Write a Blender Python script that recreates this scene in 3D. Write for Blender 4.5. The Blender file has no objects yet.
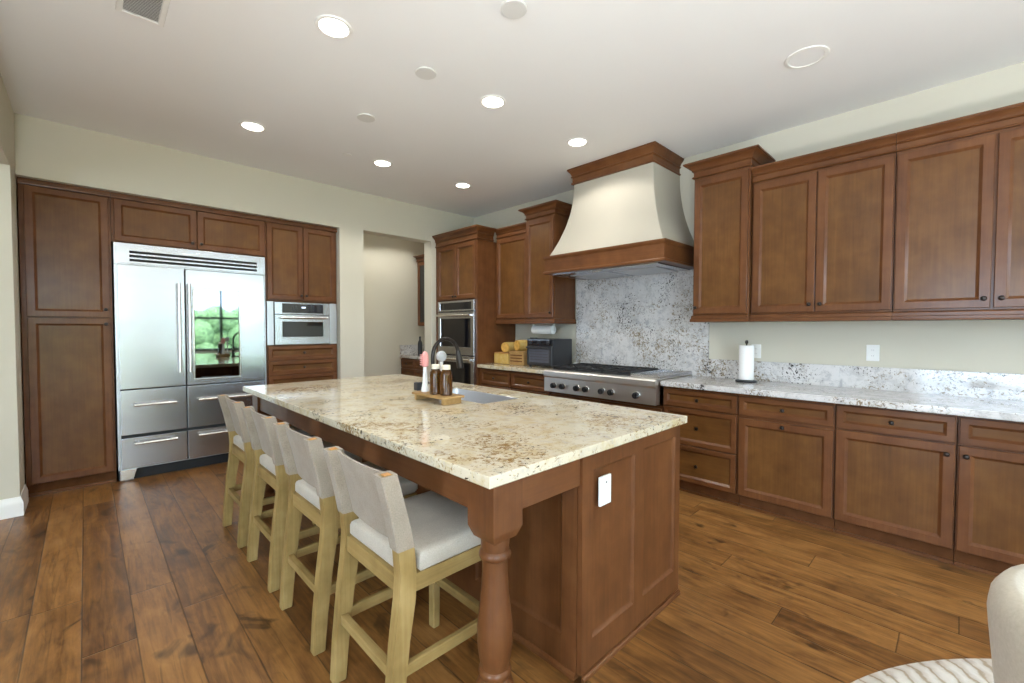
import bpy, bmesh, math, random
from mathutils import Vector, Matrix
random.seed(7)
PI = math.pi
SC = bpy.context.scene
COL = SC.collection

# ------------------------------------------------------------------ camera, world, exposure
cam_d = bpy.data.cameras.new('camera')
cam_d.sensor_width = 36.0
cam_d.sensor_fit = 'HORIZONTAL'
cam_d.lens = 438.4225 * 36.0 / 1024.0
cam_d.clip_start = 0.02
cam = bpy.data.objects.new('camera', cam_d)
COL.objects.link(cam)
YAW, PITCH, ROLL = 0.7719, 0.0284, -0.0021
fwd = Vector((math.sin(YAW) * math.cos(PITCH), math.cos(YAW) * math.cos(PITCH), -math.sin(PITCH)))
rgt0 = Vector((math.cos(YAW), -math.sin(YAW), 0))
up0 = rgt0.cross(fwd)
rgt = rgt0 * math.cos(ROLL) - up0 * math.sin(ROLL)
up = rgt0 * math.sin(ROLL) + up0 * math.cos(ROLL)
M = Matrix((rgt, up, -fwd)).transposed().to_4x4()
M.translation = Vector((0, 0, 1.3328))
cam.matrix_world = M
SC.camera = cam

world = bpy.data.worlds.new('sky')
SC.world = world
world.use_nodes = True
wn = world.node_tree.nodes
wn['Background'].inputs[0].default_value = (0.64, 0.81, 1.0, 1)
wn['Background'].inputs[1].default_value = 9.0

SC.view_settings.view_transform = 'Standard'
SC.view_settings.look = 'None'
SC.view_settings.gamma = 1.0
SC.view_settings.use_curve_mapping = False
SC.view_settings.exposure = 0.88
SC.cycles.use_denoising = True
SC.cycles.max_bounces = 10
SC.cycles.diffuse_bounces = 6
SC.cycles.glossy_bounces = 5
SC.cycles.transmission_bounces = 6
SC.cycles.sample_clamp_indirect = 8.0
SC.cycles.blur_glossy = 0.5
SC.cycles.caustics_reflective = False
SC.cycles.caustics_refractive = False

def portal(name, loc, rot, sx, sy):
    d = bpy.data.lights.new(name, 'AREA')
    d.shape = 'RECTANGLE'; d.size = sx; d.size_y = sy
    d.cycles.is_portal = True
    o = bpy.data.objects.new(name, d)
    o.location = loc; o.rotation_euler = rot
    COL.objects.link(o)
# sun stands behind the house: it reaches only the patio outside and bounces in from there
sun_d = bpy.data.lights.new('sun', 'SUN'); sun_d.energy = 14.0; sun_d.angle = 0.01; sun_d.color = (1.0, 0.96, 0.9)
sun = bpy.data.objects.new('sun', sun_d); COL.objects.link(sun)
sun.rotation_euler = (math.radians(-32), 0, 0)
# daylight comes in through the glazed opening behind the camera and the windows of the room at the left
portal('daylight_portal', (-1.5, -3.55, 1.23), (PI / 2, 0, PI), 3.6, 2.44)
portal('daylight_portal', (2.9, -3.55, 1.6), (PI / 2, 0, PI), 2.0, 1.7)
portal('daylight_portal', (-4.45, -0.3, 1.3), (0, -PI / 2, 0), 2.2, 1.8)
FILL_UPLIGHT_POWER = 205.0
CAN_POWER = 15.0
CAN_COLOR = (1.0, 0.97, 0.92)
CAN_EMIT = 9.0

# ------------------------------------------------------------------ materials
def new_mat(name):
    m = bpy.data.materials.new(name)
    m.use_nodes = True
    nt = m.node_tree
    return m, nt, nt.nodes, nt.links, nt.nodes['Principled BSDF']

def node(nt, typ, **kw):
    n = nt.nodes.new(typ)
    for k, v in kw.items():
        if k.startswith('i_'):
            n.inputs[k[2:].replace('_', ' ')].default_value = v
        else:
            setattr(n, k, v)
    return n

def math_n(nt, op, a, b=None, c=None):
    n = nt.nodes.new('ShaderNodeMath'); n.operation = op
    for i, v in enumerate((a, b, c)):
        if v is None: continue
        if isinstance(v, (int, float)): n.inputs[i].default_value = v
        else: nt.links.new(v, n.inputs[i])
    return n.outputs[0]

def ramp(nt, fac, stops, interp='LINEAR'):
    n = nt.nodes.new('ShaderNodeValToRGB')
    n.color_ramp.interpolation = interp
    els = n.color_ramp.elements
    while len(els) < len(stops): els.new(0.5)
    for e, (p, c) in zip(els, stops):
        e.position = p
        e.color = (c[0], c[1], c[2], 1) if not isinstance(c, (int, float)) else (c, c, c, 1)
    nt.links.new(fac, n.inputs[0])
    return n.outputs[0]

def mixc(nt, fac, a, b, mode='MIX'):
    n = nt.nodes.new('ShaderNodeMix'); n.data_type = 'RGBA'; n.blend_type = mode
    for sock, v in ((n.inputs[0], fac), (n.inputs[6], a), (n.inputs[7], b)):
        if isinstance(v, (int, float)): sock.default_value = v
        elif isinstance(v, tuple): sock.default_value = (v[0], v[1], v[2], 1)
        else: nt.links.new(v, sock)
    return n.outputs[2]

def srgb(r, g, b):
    def f(c):
        c /= 255.0
        return c / 12.92 if c <= 0.04045 else ((c + 0.055) / 1.055) ** 2.4
    return (f(r), f(g), f(b))

def simple(name, col, rough=0.5, metal=0.0, noise=0.0, nscale=8.0, bump=0.0, bscale=60.0, spec=0.5, coat=0.0):
    m, nt, N, L, P = new_mat(name)
    P.inputs['Roughness'].default_value = rough
    P.inputs['Metallic'].default_value = metal
    P.inputs['Specular IOR Level'].default_value = spec
    if coat:
        P.inputs['Coat Weight'].default_value = coat
        P.inputs['Coat Roughness'].default_value = 0.12
    tc = node(nt, 'ShaderNodeTexCoord')
    nz = node(nt, 'ShaderNodeTexNoise', i_Scale=nscale, i_Detail=4.0)
    L.new(tc.outputs['Object'], nz.inputs['Vector'])
    lo = tuple(c * (1 - noise) for c in col); hi = tuple(min(1, c * (1 + noise)) for c in col)
    L.new(ramp(nt, nz.outputs[0], [(0.3, lo), (0.7, hi)]), P.inputs['Base Color'])
    if bump:
        bz = node(nt, 'ShaderNodeTexNoise', i_Scale=bscale, i_Detail=3.0)
        L.new(tc.outputs['Object'], bz.inputs['Vector'])
        b = node(nt, 'ShaderNodeBump', i_Strength=bump, i_Distance=0.002)
        L.new(bz.outputs[0], b.inputs['Height']); L.new(b.outputs[0], P.inputs['Normal'])
    return m

def wood(name, dark, mid, light, axis='z', rough=0.45, fine=1.0, coat=0.36):
    m, nt, N, L, P = new_mat(name)
    tc = node(nt, 'ShaderNodeTexCoord')
    oi = node(nt, 'ShaderNodeObjectInfo')
    off = node(nt, 'ShaderNodeVectorMath', operation='SCALE')
    off.inputs[0].default_value = (7.3, 3.1, 5.7)
    L.new(oi.outputs['Random'], off.inputs['Scale'])
    add = node(nt, 'ShaderNodeVectorMath', operation='ADD')
    L.new(tc.outputs['Object'], add.inputs[0]); L.new(off.outputs[0], add.inputs[1])
    def stretched(s, along):
        mp = node(nt, 'ShaderNodeMapping')
        v = [s, s, s]; v['xyz'.index(axis)] = along
        mp.inputs['Scale'].default_value = v
        L.new(add.outputs[0], mp.inputs[0])
        return mp.outputs[0]
    g = node(nt, 'ShaderNodeTexNoise', i_Scale=1.0, i_Detail=6.0, i_Roughness=0.6, i_Distortion=0.3)
    L.new(stretched(70 * fine, 2.5), g.inputs['Vector'])
    b = node(nt, 'ShaderNodeTexNoise', i_Scale=1.0, i_Detail=3.0)
    L.new(stretched(5 * fine, 1.6), b.inputs['Vector'])
    blot = node(nt, 'ShaderNodeTexNoise', i_Scale=9.0, i_Detail=4.0)
    L.new(add.outputs[0], blot.inputs['Vector'])
    f = math_n(nt, 'ADD', math_n(nt, 'MULTIPLY', g.outputs[0], 0.28), math_n(nt, 'MULTIPLY', b.outputs[0], 0.32))
    f = math_n(nt, 'ADD', f, math_n(nt, 'MULTIPLY', blot.outputs[0], 0.40))
    c = ramp(nt, f, [(0.34, dark), (0.5, mid), (0.66, light)])
    L.new(c, P.inputs['Base Color'])
    P.inputs['Roughness'].default_value = rough
    P.inputs['Specular IOR Level'].default_value = 0.15
    P.inputs['Coat Weight'].default_value = coat
    P.inputs['Coat Roughness'].default_value = 0.2
    return m

CAB = (srgb(86, 52, 28), srgb(102, 63, 35), srgb(115, 74, 42))
PAN = (srgb(85, 54, 25), srgb(100, 65, 31), srgb(115, 77, 38))
WOOD_V = wood('stained_maple_vertical', *CAB, axis='z')
WOOD_H = wood('stained_maple_horizontal', *CAB, axis='x')
PANEL_V = wood('maple_panel_vertical', *PAN, axis='z')
PANEL_H = wood('maple_panel_horizontal', *PAN, axis='x')
OAK = wood('pale_oak_vertical', srgb(122, 100, 60), srgb(150, 125, 77), srgb(172, 147, 97), axis='z', rough=0.5, coat=0.0)
OAK_H = wood('pale_oak_horizontal', srgb(122, 100, 60), srgb(150, 125, 77), srgb(172, 147, 97), axis='y', rough=0.5, coat=0.0)
ENDGRAIN = simple('oak_end_grain', srgb(196, 140, 78), 0.6, noise=0.15, nscale=60)
TRAY_WOOD = wood('acacia_tray', srgb(140, 108, 66), srgb(168, 134, 86), srgb(192, 160, 110), axis='y', rough=0.5, coat=0.0)

def granite(name, light, cream, tan, grey, dark, gold_amt=0.5, dark_amt=0.5, rough=0.07):
    m, nt, N, L, P = new_mat(name)
    tc = node(nt, 'ShaderNodeTexCoord')
    V = tc.outputs['Object']
    def nz(scale, detail=6.0, dist=0.0, rgh=0.6, off=0.0):
        mp = node(nt, 'ShaderNodeMapping'); mp.inputs['Location'].default_value = (off, off * 1.7, off * 0.6)
        L.new(V, mp.inputs[0])
        n = node(nt, 'ShaderNodeTexNoise', i_Scale=scale, i_Detail=detail, i_Roughness=rgh, i_Distortion=dist)
        L.new(mp.outputs[0], n.inputs['Vector'])
        return n.outputs[0]
    base = ramp(nt, nz(9, 8, 0.4, 0.7), [(0.38, cream), (0.52, light), (0.7, light)])
    # soft grey and tan clouds
    c1 = ramp(nt, nz(16, 8, 0.8, 0.7, 3.1), [(0.52, 0.0), (0.66, 0.75)])
    base = mixc(nt, c1, base, grey)
    region = nz(3.2, 3, 0.5, 0.5, 9.0)
    t = math_n(nt, 'ADD', nz(34, 8, 1.2, 0.75, 5.3), math_n(nt, 'MULTIPLY', math_n(nt, 'SUBTRACT', region, 0.5), 0.45))
    c2 = ramp(nt, t, [(0.60 - 0.06 * gold_amt, 0.0), (0.67 - 0.06 * gold_amt, 0.9)])
    base = mixc(nt, c2, base, tan)
    # dark mineral flecks, gathered in drifts
    d = math_n(nt, 'ADD', nz(62, 5, 0.6, 0.65, 12.0), math_n(nt, 'MULTIPLY', math_n(nt, 'SUBTRACT', nz(4.5, 3, 0.3, 0.5, 2.0), 0.5), 0.40))
    c3 = ramp(nt, d, [(0.665 - 0.05 * dark_amt, 0.0), (0.70 - 0.05 * dark_amt, 1.0)])
    base = mixc(nt, c3, base, dark)
    L.new(base, P.inputs['Base Color'])
    P.inputs['Roughness'].default_value = rough
    return m
GRANITE_GOLD = granite('gold_granite', srgb(212, 203, 180), srgb(200, 184, 148), srgb(138, 106, 58), srgb(186, 181, 171), srgb(62, 52, 44), 0.85, 0.75)
GRANITE_WHITE = granite('white_granite', srgb(212, 210, 208), srgb(192, 190, 188), srgb(126, 108, 78), srgb(160, 161, 165), srgb(46, 41, 39), 0.8, 1.25)

def steel(name, col=(0.56, 0.56, 0.57), rough=0.24, axis='x'):
    m, nt, N, L, P = new_mat(name)
    tc = node(nt, 'ShaderNodeTexCoord')
    mp = node(nt, 'ShaderNodeMapping')
    v = [700, 700, 700]; v['xyz'.index(axis)] = 5
    mp.inputs['Scale'].default_value = v
    L.new(tc.outputs['Object'], mp.inputs[0])
    n = node(nt, 'ShaderNodeTexNoise', i_Scale=1.0, i_Detail=3.0)
    L.new(mp.outputs[0], n.inputs['Vector'])
    r = ramp(nt, n.outputs[0], [(0.3, rough - 0.02), (0.7, rough + 0.02)])
    L.new(r, P.inputs['Roughness'])
    w = node(nt, 'ShaderNodeTexNoise', i_Scale=1.0, i_Detail=1.0)
    wm = node(nt, 'ShaderNodeMapping'); wm.inputs['Scale'].default_value = (0.8, 1.0, 6.0)
    L.new(tc.outputs['Object'], wm.inputs[0]); L.new(wm.outputs[0], w.inputs['Vector'])
    b = node(nt, 'ShaderNodeBump', i_Strength=0.16, i_Distance=0.01)
    L.new(w.outputs[0], b.inputs['Height']); L.new(b.outputs[0], P.inputs['Normal'])
    L.new(ramp(nt, n.outputs[0], [(0.2, tuple(c * 0.94 for c in col)), (0.8, col)]), P.inputs['Base Color'])
    P.inputs['Metallic'].default_value = 1.0
    return m
STEEL = steel('brushed_steel', (0.56, 0.57, 0.59), 0.25)
STEEL_RANGE = steel('rangetop_steel', (0.66, 0.64, 0.60), 0.42)
STEEL_V = steel('brushed_steel_vertical', (0.58, 0.59, 0.61), 0.34, 'z')
STEEL_BRIGHT = steel('polished_steel', (0.78, 0.75, 0.71), 0.26)
SINK_STEEL = steel('sink_steel', (0.74, 0.74, 0.75), 0.34, 'y')
BLACK = simple('black_gap', (0.006, 0.006, 0.007), 0.6)
BLACK_GLASS = simple('black_glass', (0.008, 0.008, 0.010), 0.03, spec=0.8)
DOOR_GLASS = simple('dark_mirror_glass', (0.30, 0.33, 0.34), 0.03, metal=1.0)
IRON = simple('cast_iron', (0.016, 0.016, 0.017), 0.55, noise=0.2, bump=0.3, bscale=200)
BLACK_PLASTIC = simple('black_plastic', (0.022, 0.023, 0.027), 0.35, noise=0.1)
BRONZE = simple('oil_rubbed_bronze', (0.045, 0.038, 0.034), 0.3, metal=0.9, noise=0.2, nscale=30)
WHITE_PLASTIC = simple('white_plastic', srgb(232, 232, 228), 0.35, noise=0.01)
KNOB_BLACK = simple('matte_black_knob', (0.01, 0.01, 0.011), 0.5)
SLOT_GREY = simple('socket_slot', (0.22, 0.22, 0.22), 0.6)
WALL = simple('cream_wall_paint', srgb(204, 199, 182), 0.85, noise=0.012, nscale=2, bump=0.12, bscale=180, spec=0.2)
CEIL = simple('white_ceiling_paint', srgb(236, 236, 234), 0.9, noise=0.008, nscale=2, bump=0.1, bscale=160, spec=0.15)
PLASTER = simple('cream_hood_plaster', srgb(176, 170, 155), 0.8, noise=0.012, nscale=3, bump=0.1, bscale=150, spec=0.2)
TRIM_WHITE = simple('white_trim_paint', srgb(236, 235, 230), 0.4, noise=0.01)
PAPER = simple('paper_towel_white', srgb(240, 240, 238), 0.95, noise=0.015, nscale=90, bump=0.5, bscale=300)
TOE = simple('toe_kick_stain', srgb(98, 62, 36), 0.7, noise=0.15, nscale=14, spec=0.08)
PINK = simple('pink_silicone', srgb(232, 166, 160), 0.5, noise=0.04)
CAP_CREAM = simple('cream_cap', srgb(226, 218, 196), 0.45, noise=0.03)
SNACK = simple('yellow_snack', srgb(212, 160, 62), 0.6, noise=0.3, nscale=40)
GRILLE_DARK = simple('louver_shadow_gap', (0.008, 0.008, 0.008), 0.7)
PATIO = simple('patio_concrete', srgb(196, 192, 186), 0.9, noise=0.08)

def fabric(name, a, b, scale=900.0, bump=0.5, rough=0.95):
    m, nt, N, L, P = new_mat(name)
    tc = node(nt, 'ShaderNodeTexCoord')
    n1 = node(nt, 'ShaderNodeTexNoise', i_Scale=scale * 0.25, i_Detail=4.0, i_Roughness=0.7)
    L.new(tc.outputs['Object'], n1.inputs['Vector'])
    n2 = node(nt, 'ShaderNodeTexNoise', i_Scale=14.0, i_Detail=3.0)
    L.new(tc.outputs['Object'], n2.inputs['Vector'])
    f = math_n(nt, 'ADD', math_n(nt, 'MULTIPLY', n1.outputs[0], 0.7), math_n(nt, 'MULTIPLY', n2.outputs[0], 0.3))
    L.new(ramp(nt, f, [(0.35, a), (0.65, b)]), P.inputs['Base Color'])
    P.inputs['Roughness'].default_value = rough
    P.inputs['Sheen Weight'].default_value = 0.2
    P.inputs['Specular IOR Level'].default_value = 0.2
    bp = node(nt, 'ShaderNodeBump', i_Strength=bump, i_Distance=0.001)
    L.new(n1.outputs[0], bp.inputs['Height']); L.new(bp.outputs[0], P.inputs['Normal'])
    return m
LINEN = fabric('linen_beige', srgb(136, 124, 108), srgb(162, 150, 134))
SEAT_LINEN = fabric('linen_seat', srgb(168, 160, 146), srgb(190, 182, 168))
CHAIR_CREAM = fabric('cream_upholstery', srgb(178, 169, 151), srgb(192, 184, 168), 500)
RUG_MAT = fabric('woven_rug', srgb(196, 184, 166), srgb(236, 230, 220), 260, 0.9)

def amber_glass():
    m, nt, N, L, P = new_mat('amber_glass')
    tc = node(nt, 'ShaderNodeTexCoord')
    n = node(nt, 'ShaderNodeTexNoise', i_Scale=20.0)
    L.new(tc.outputs['Object'], n.inputs['Vector'])
    L.new(ramp(nt, n.outputs[0], [(0.3, srgb(92, 56, 14)), (0.7, srgb(120, 76, 22))]), P.inputs['Base Color'])
    P.inputs['Roughness'].default_value = 0.06
    P.inputs['Transmission Weight'].default_value = 0.55
    P.inputs['IOR'].default_value = 1.45
    return m
AMBER = amber_glass()

def clear_glass():
    m, nt, N, L, P = new_mat('clear_tinted_plastic')
    tc = node(nt, 'ShaderNodeTexCoord')
    n = node(nt, 'ShaderNodeTexNoise', i_Scale=20.0)
    L.new(tc.outputs['Object'], n.inputs['Vector'])
    L.new(ramp(nt, n.outputs[0], [(0.3, srgb(238, 196, 104)), (0.7, srgb(250, 218, 140))]), P.inputs['Base Color'])
    P.inputs['Roughness'].default_value = 0.08
    P.inputs['Transmission Weight'].default_value = 0.4
    P.inputs['IOR'].default_value = 1.08
    return m
CLEAR = clear_glass()

def emitter(name, col, strength):
    m, nt, N, L, P = new_mat(name)
    tc = node(nt, 'ShaderNodeTexCoord')
    n = node(nt, 'ShaderNodeTexNoise', i_Scale=3.0)
    L.new(tc.outputs['Object'], n.inputs['Vector'])
    L.new(ramp(nt, n.outputs[0], [(0.2, tuple(c * 0.98 for c in col)), (0.8, col)]), P.inputs['Emission Color'])
    P.inputs['Emission Strength'].default_value = strength
    P.inputs['Base Color'].default_value = (0.8, 0.8, 0.8, 1)
    return m
LENS = emitter('lit_lens', (1.0, 0.95, 0.86), CAN_EMIT)

def floor_mat():
    m, nt, N, L, P = new_mat('hickory_planks')
    tc = node(nt, 'ShaderNodeTexCoord')
    sep = node(nt, 'ShaderNodeSeparateXYZ'); L.new(tc.outputs['Object'], sep.inputs[0])
    X, Y = sep.outputs[0], sep.outputs[1]
    W, LEN = 0.172, 2.1
    xs = math_n(nt, 'DIVIDE', math_n(nt, 'ADD', X, 10.0 * W + 0.035), W)
    row = math_n(nt, 'FLOOR', xs)
    fx = math_n(nt, 'FRACT', xs)
    wn1 = node(nt, 'ShaderNodeTexWhiteNoise', noise_dimensions='1D'); L.new(row, wn1.inputs['W'])
    ys = math_n(nt, 'ADD', math_n(nt, 'DIVIDE', Y, LEN), math_n(nt, 'MULTIPLY', wn1.outputs['Value'], 7.0))
    pl = math_n(nt, 'FLOOR', ys)
    fy = math_n(nt, 'FRACT', ys)
    comb = node(nt, 'ShaderNodeCombineXYZ'); L.new(row, comb.inputs[0]); L.new(pl, comb.inputs[1])
    wn2 = node(nt, 'ShaderNodeTexWhiteNoise', noise_dimensions='2D'); L.new(comb.outputs[0], wn2.inputs['Vector'])
    rnd = wn2.outputs['Value']
    offv = node(nt, 'ShaderNodeVectorMath', operation='SCALE'); offv.inputs['Scale'].default_value = 31.0
    L.new(wn2.outputs['Color'], offv.inputs[0])
    add = node(nt, 'ShaderNodeVectorMath', operation='ADD')
    L.new(tc.outputs['Object'], add.inputs[0]); L.new(offv.outputs[0], add.inputs[1])
    def nz(sx, sy, detail, dist, rgh=0.6):
        mp = node(nt, 'ShaderNodeMapping'); mp.inputs['Scale'].default_value = (sx, sy, 1)
        L.new(add.outputs[0], mp.inputs[0])
        n = node(nt, 'ShaderNodeTexNoise', i_Scale=1.0, i_Detail=detail, i_Distortion=dist, i_Roughness=rgh)
        L.new(mp.outputs[0], n.inputs['Vector'])
        return n.outputs[0]
    grain = nz(46, 3.0, 6, 1.0)
    broad = nz(9, 2.0, 4, 1.6)
    blot = nz(4.5, 3.2, 4, 0.6)
    f = math_n(nt, 'ADD', math_n(nt, 'MULTIPLY', grain, 0.34), math_n(nt, 'MULTIPLY', broad, 0.36))
    f = math_n(nt, 'ADD', f, math_n(nt, 'MULTIPLY', blot, 0.30))
    f = math_n(nt, 'ADD', f, math_n(nt, 'MULTIPLY', math_n(nt, 'SUBTRACT', rnd, 0.5), 0.10))
    c = ramp(nt, f, [(0.30, srgb(66, 42, 22)), (0.43, srgb(110, 73, 37)), (0.54, srgb(143, 99, 52)), (0.70, srgb(174, 128, 74))])
    knot = nz(7.0, 4.2, 3, 0.8, 0.5)
    k = ramp(nt, knot, [(0.61, 0.0), (0.72, 0.75)])
    c = mixc(nt, k, c, srgb(40, 25, 16))
    st = ramp(nt, nz(26, 1.5, 4, 2.2, 0.6), [(0.56, 0.0), (0.70, 0.5)])
    c = mixc(nt, st, c, srgb(60, 38, 20))
    # seams
    ex = math_n(nt, 'MINIMUM', fx, math_n(nt, 'SUBTRACT', 1.0, fx))
    ey = math_n(nt, 'MULTIPLY', math_n(nt, 'MINIMUM', fy, math_n(nt, 'SUBTRACT', 1.0, fy)), LEN / W)
    e = math_n(nt, 'MINIMUM', ex, ey)
    seam = ramp(nt, e, [(0.006, 1.0), (0.022, 0.0)])
    c = mixc(nt, math_n(nt, 'MULTIPLY', seam, 0.62), c, srgb(34, 22, 13))
    L.new(c, P.inputs['Base Color'])
    L.new(ramp(nt, grain, [(0.3, 0.30), (0.7, 0.42)]), P.inputs['Roughness'])
    h = math_n(nt, 'SUBTRACT', math_n(nt, 'ADD', math_n(nt, 'MULTIPLY', broad, 0.7), math_n(nt, 'MULTIPLY', grain, 0.15)), math_n(nt, 'MULTIPLY', seam, 0.8))
    b = node(nt, 'ShaderNodeBump', i_Strength=0.35, i_Distance=0.004)
    L.new(h, b.inputs['Height']); L.new(b.outputs[0], P.inputs['Normal'])
    return m
FLOOR = floor_mat()

def hedge_mat():
    m, nt, N, L, P = new_mat('hedge_leaves')
    tc = node(nt, 'ShaderNodeTexCoord')
    n = node(nt, 'ShaderNodeTexNoise', i_Scale=9.0, i_Detail=8.0, i_Roughness=0.75)
    L.new(tc.outputs['Object'], n.inputs['Vector'])
    L.new(ramp(nt, n.outputs[0], [(0.35, srgb(34, 58, 30)), (0.6, srgb(110, 140, 90)), (0.75, srgb(190, 205, 170))]), P.inputs['Base Color'])
    P.inputs['Roughness'].default_value = 0.8
    return m
HEDGE = hedge_mat()

# ------------------------------------------------------------------ mesh helpers
class MB:
    def __init__(self):
        self.bm = bmesh.new()
    def box(self, x0, x1, y0, y1, z0, z1, bevel=0.0, seg=2, mi=0):
        bm = self.bm
        if x0 > x1: x0, x1 = x1, x0
        if y0 > y1: y0, y1 = y1, y0
        if z0 > z1: z0, z1 = z1, z0
        vs = [bm.verts.new(c) for c in ((x0, y0, z0), (x1, y0, z0), (x1, y1, z0), (x0, y1, z0), (x0, y0, z1), (x1, y0, z1), (x1, y1, z1), (x0, y1, z1))]
        fs = [bm.faces.new([vs[i] for i in f]) for f in ((0, 3, 2, 1), (4, 5, 6, 7), (0, 1, 5, 4), (1, 2, 6, 5), (2, 3, 7, 6), (3, 0, 4, 7))]
        for f in fs: f.material_index = mi
        if bevel:
            es = list({e for f in fs for e in f.edges})
            bmesh.ops.bevel(bm, geom=es, offset=bevel, segments=seg, profile=0.5, affect='EDGES', material=mi)
        return self
    def loops(self, loops, cap0=True, cap1=True, mi=0, closed=True):
        bm = self.bm
        rows = [[bm.verts.new(p) for p in lp] for lp in loops]
        n = len(rows[0])
        for a, b in zip(rows[:-1], rows[1:]):
            for i in range(n if closed else n - 1):
                j = (i + 1) % n
                try:
                    f = bm.faces.new((a[i], a[j], b[j], b[i])); f.material_index = mi
                except ValueError: pass
        if cap0:
            f = bm.faces.new(list(reversed(rows[0]))); f.material_index = mi
        if cap1:
            f = bm.faces.new(rows[-1]); f.material_index = mi
        return self
    def lathe(self, prof, c=(0, 0, 0), axis='z', seg=24, mi=0):
        bm = self.bm
        def P(r, h, a):
            u, v = r * math.cos(a), r * math.sin(a)
            if axis == 'z': q = (u, v, h)
            elif axis == 'y': q = (u, h, v)
            else: q = (h, u, v)
            return (c[0] + q[0], c[1] + q[1], c[2] + q[2])
        lp = [[P(max(r, 1e-5), h, 2 * PI * i / seg) for i in range(seg)] for r, h in prof]
        return self.loops(lp, True, True, mi)
    def tube(self, path, r, seg=12, mi=0):
        pts = [Vector(p) for p in path]
        rad = r if isinstance(r, (list, tuple)) else [r] * len(pts)
        t0 = (pts[1] - pts[0]).normalized()
        nrm = t0.orthogonal().normalized()
        lp = []
        for i, p in enumerate(pts):
            t = (pts[min(i + 1, len(pts) - 1)] - pts[max(i - 1, 0)]).normalized()
            nrm = (nrm - t * nrm.dot(t)).normalized()
            bn = t.cross(nrm)
            lp.append([tuple(p + (nrm * math.cos(2 * PI * k / seg) + bn * math.sin(2 * PI * k / seg)) * rad[i]) for k in range(seg)])
        return self.loops(lp, True, True, mi)
    def rectloops(self, specs, mi=0):
        """specs: (x0,x1,y0,y1,z) rectangles stacked"""
        return self.loops([[(a, c, z), (b, c, z), (b, d, z), (a, d, z)] for a, b, c, d, z in specs], mi=mi)
    def prism(self, poly, axis, a, b, bevel=0.0, seg=2, mi=0):
        """poly: 2D outline; extruded along axis from a to b"""
        def P(u, v, w):
            return {'y': (u, w, v), 'x': (w, u, v), 'z': (u, v, w)}[axis]
        bm = self.bm
        r0 = [bm.verts.new(P(u, v, a)) for u, v in poly]
        r1 = [bm.verts.new(P(u, v, b)) for u, v in poly]
        n = len(poly); fs = []
        for i in range(n):
            j = (i + 1) % n
            fs.append(bm.faces.new((r0[i], r0[j], r1[j], r1[i])))
        fs.append(bm.faces.new(list(reversed(r0)))); fs.append(bm.faces.new(r1))
        for f in fs: f.material_index = mi
        if bevel:
            es = list({e for f in fs for e in f.edges})
            bmesh.ops.bevel(bm, geom=es, offset=bevel, segments=seg, profile=0.5, affect='EDGES', material=mi)
        return self
    def door(self, x0, x1, z0, z1, yf, t=0.02, rail=0.046, dep=0.014, mi=0):
        """shaker front facing local -Y: flat frame, small sloped lip, recessed panel"""
        e = 0.003
        rail = min(rail, (x1 - x0) * 0.3, (z1 - z0) * 0.3)
        def R(i, y): return [(x0 + i, y, z0 + i), (x1 - i, y, z0 + i), (x1 - i, y, z1 - i), (x0 + i, y, z1 - i)]
        return self.loops([R(0, yf + t), R(0, yf + e), R(e, yf), R(rail, yf), R(rail + 0.002, yf + 0.003), R(rail + 0.015, yf + dep)], True, False, mi=mi)\
            .loops([R(rail + 0.015, yf + dep), R(rail + 0.0155, yf + dep)], False, True, mi=1)
    def build(self, name, mats, parent=None, smooth=35):
        me = bpy.data.meshes.new(name)
        bmesh.ops.recalc_face_normals(self.bm, faces=self.bm.faces)
        self.bm.to_mesh(me); self.bm.free()
        for m in (mats if isinstance(mats, (list, tuple)) else [mats]): me.materials.append(m)
        if smooth:
            for p in me.polygons: p.use_smooth = True
            me.set_sharp_from_angle(angle=math.radians(smooth))
        o = bpy.data.objects.new(name, me)
        COL.objects.link(o)
        if smooth:
            wn_ = o.modifiers.new('weighted_normals', 'WEIGHTED_NORMAL'); wn_.keep_sharp = True
        if parent: o.parent = parent
        return o

def tag(o, label, cat, group=None):
    o['label'] = label; o['category'] = cat
    if group: o['group'] = group
    return o
def thing(name, label, cat, loc=(0, 0, 0), rz=0.0, group=None):
    o = bpy.data.objects.new(name, None)
    o.empty_display_size = 0.1
    COL.objects.link(o)
    o.location = loc; o.rotation_euler = (0, 0, rz)
    return tag(o, label, cat, group)
def struct(name, mb, mat):
    o = mb.build(name, mat, None, smooth=30); o['kind'] = 'structure'
    return o
def dup(root, loc, label):
    r = root.copy(); COL.objects.link(r); r.location = loc; r['label'] = label
    for ch in list(root.children):
        c = ch.copy(); COL.objects.link(c); c.parent = r
        for g in list(ch.children):
            d = g.copy(); COL.objects.link(d); d.parent = c
    return r

# ------------------------------------------------------------------ the room
ZC, XW, YF = 2.943, 4.07, 4.987
struct('floor', MB().box(-4.6, 4.6, -3.7, 6.6, -0.08, 0.0), FLOOR)
struct('ceiling', MB().box(-4.6, 4.6, -3.7, 6.6, ZC, ZC + 0.1), CEIL)
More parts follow.
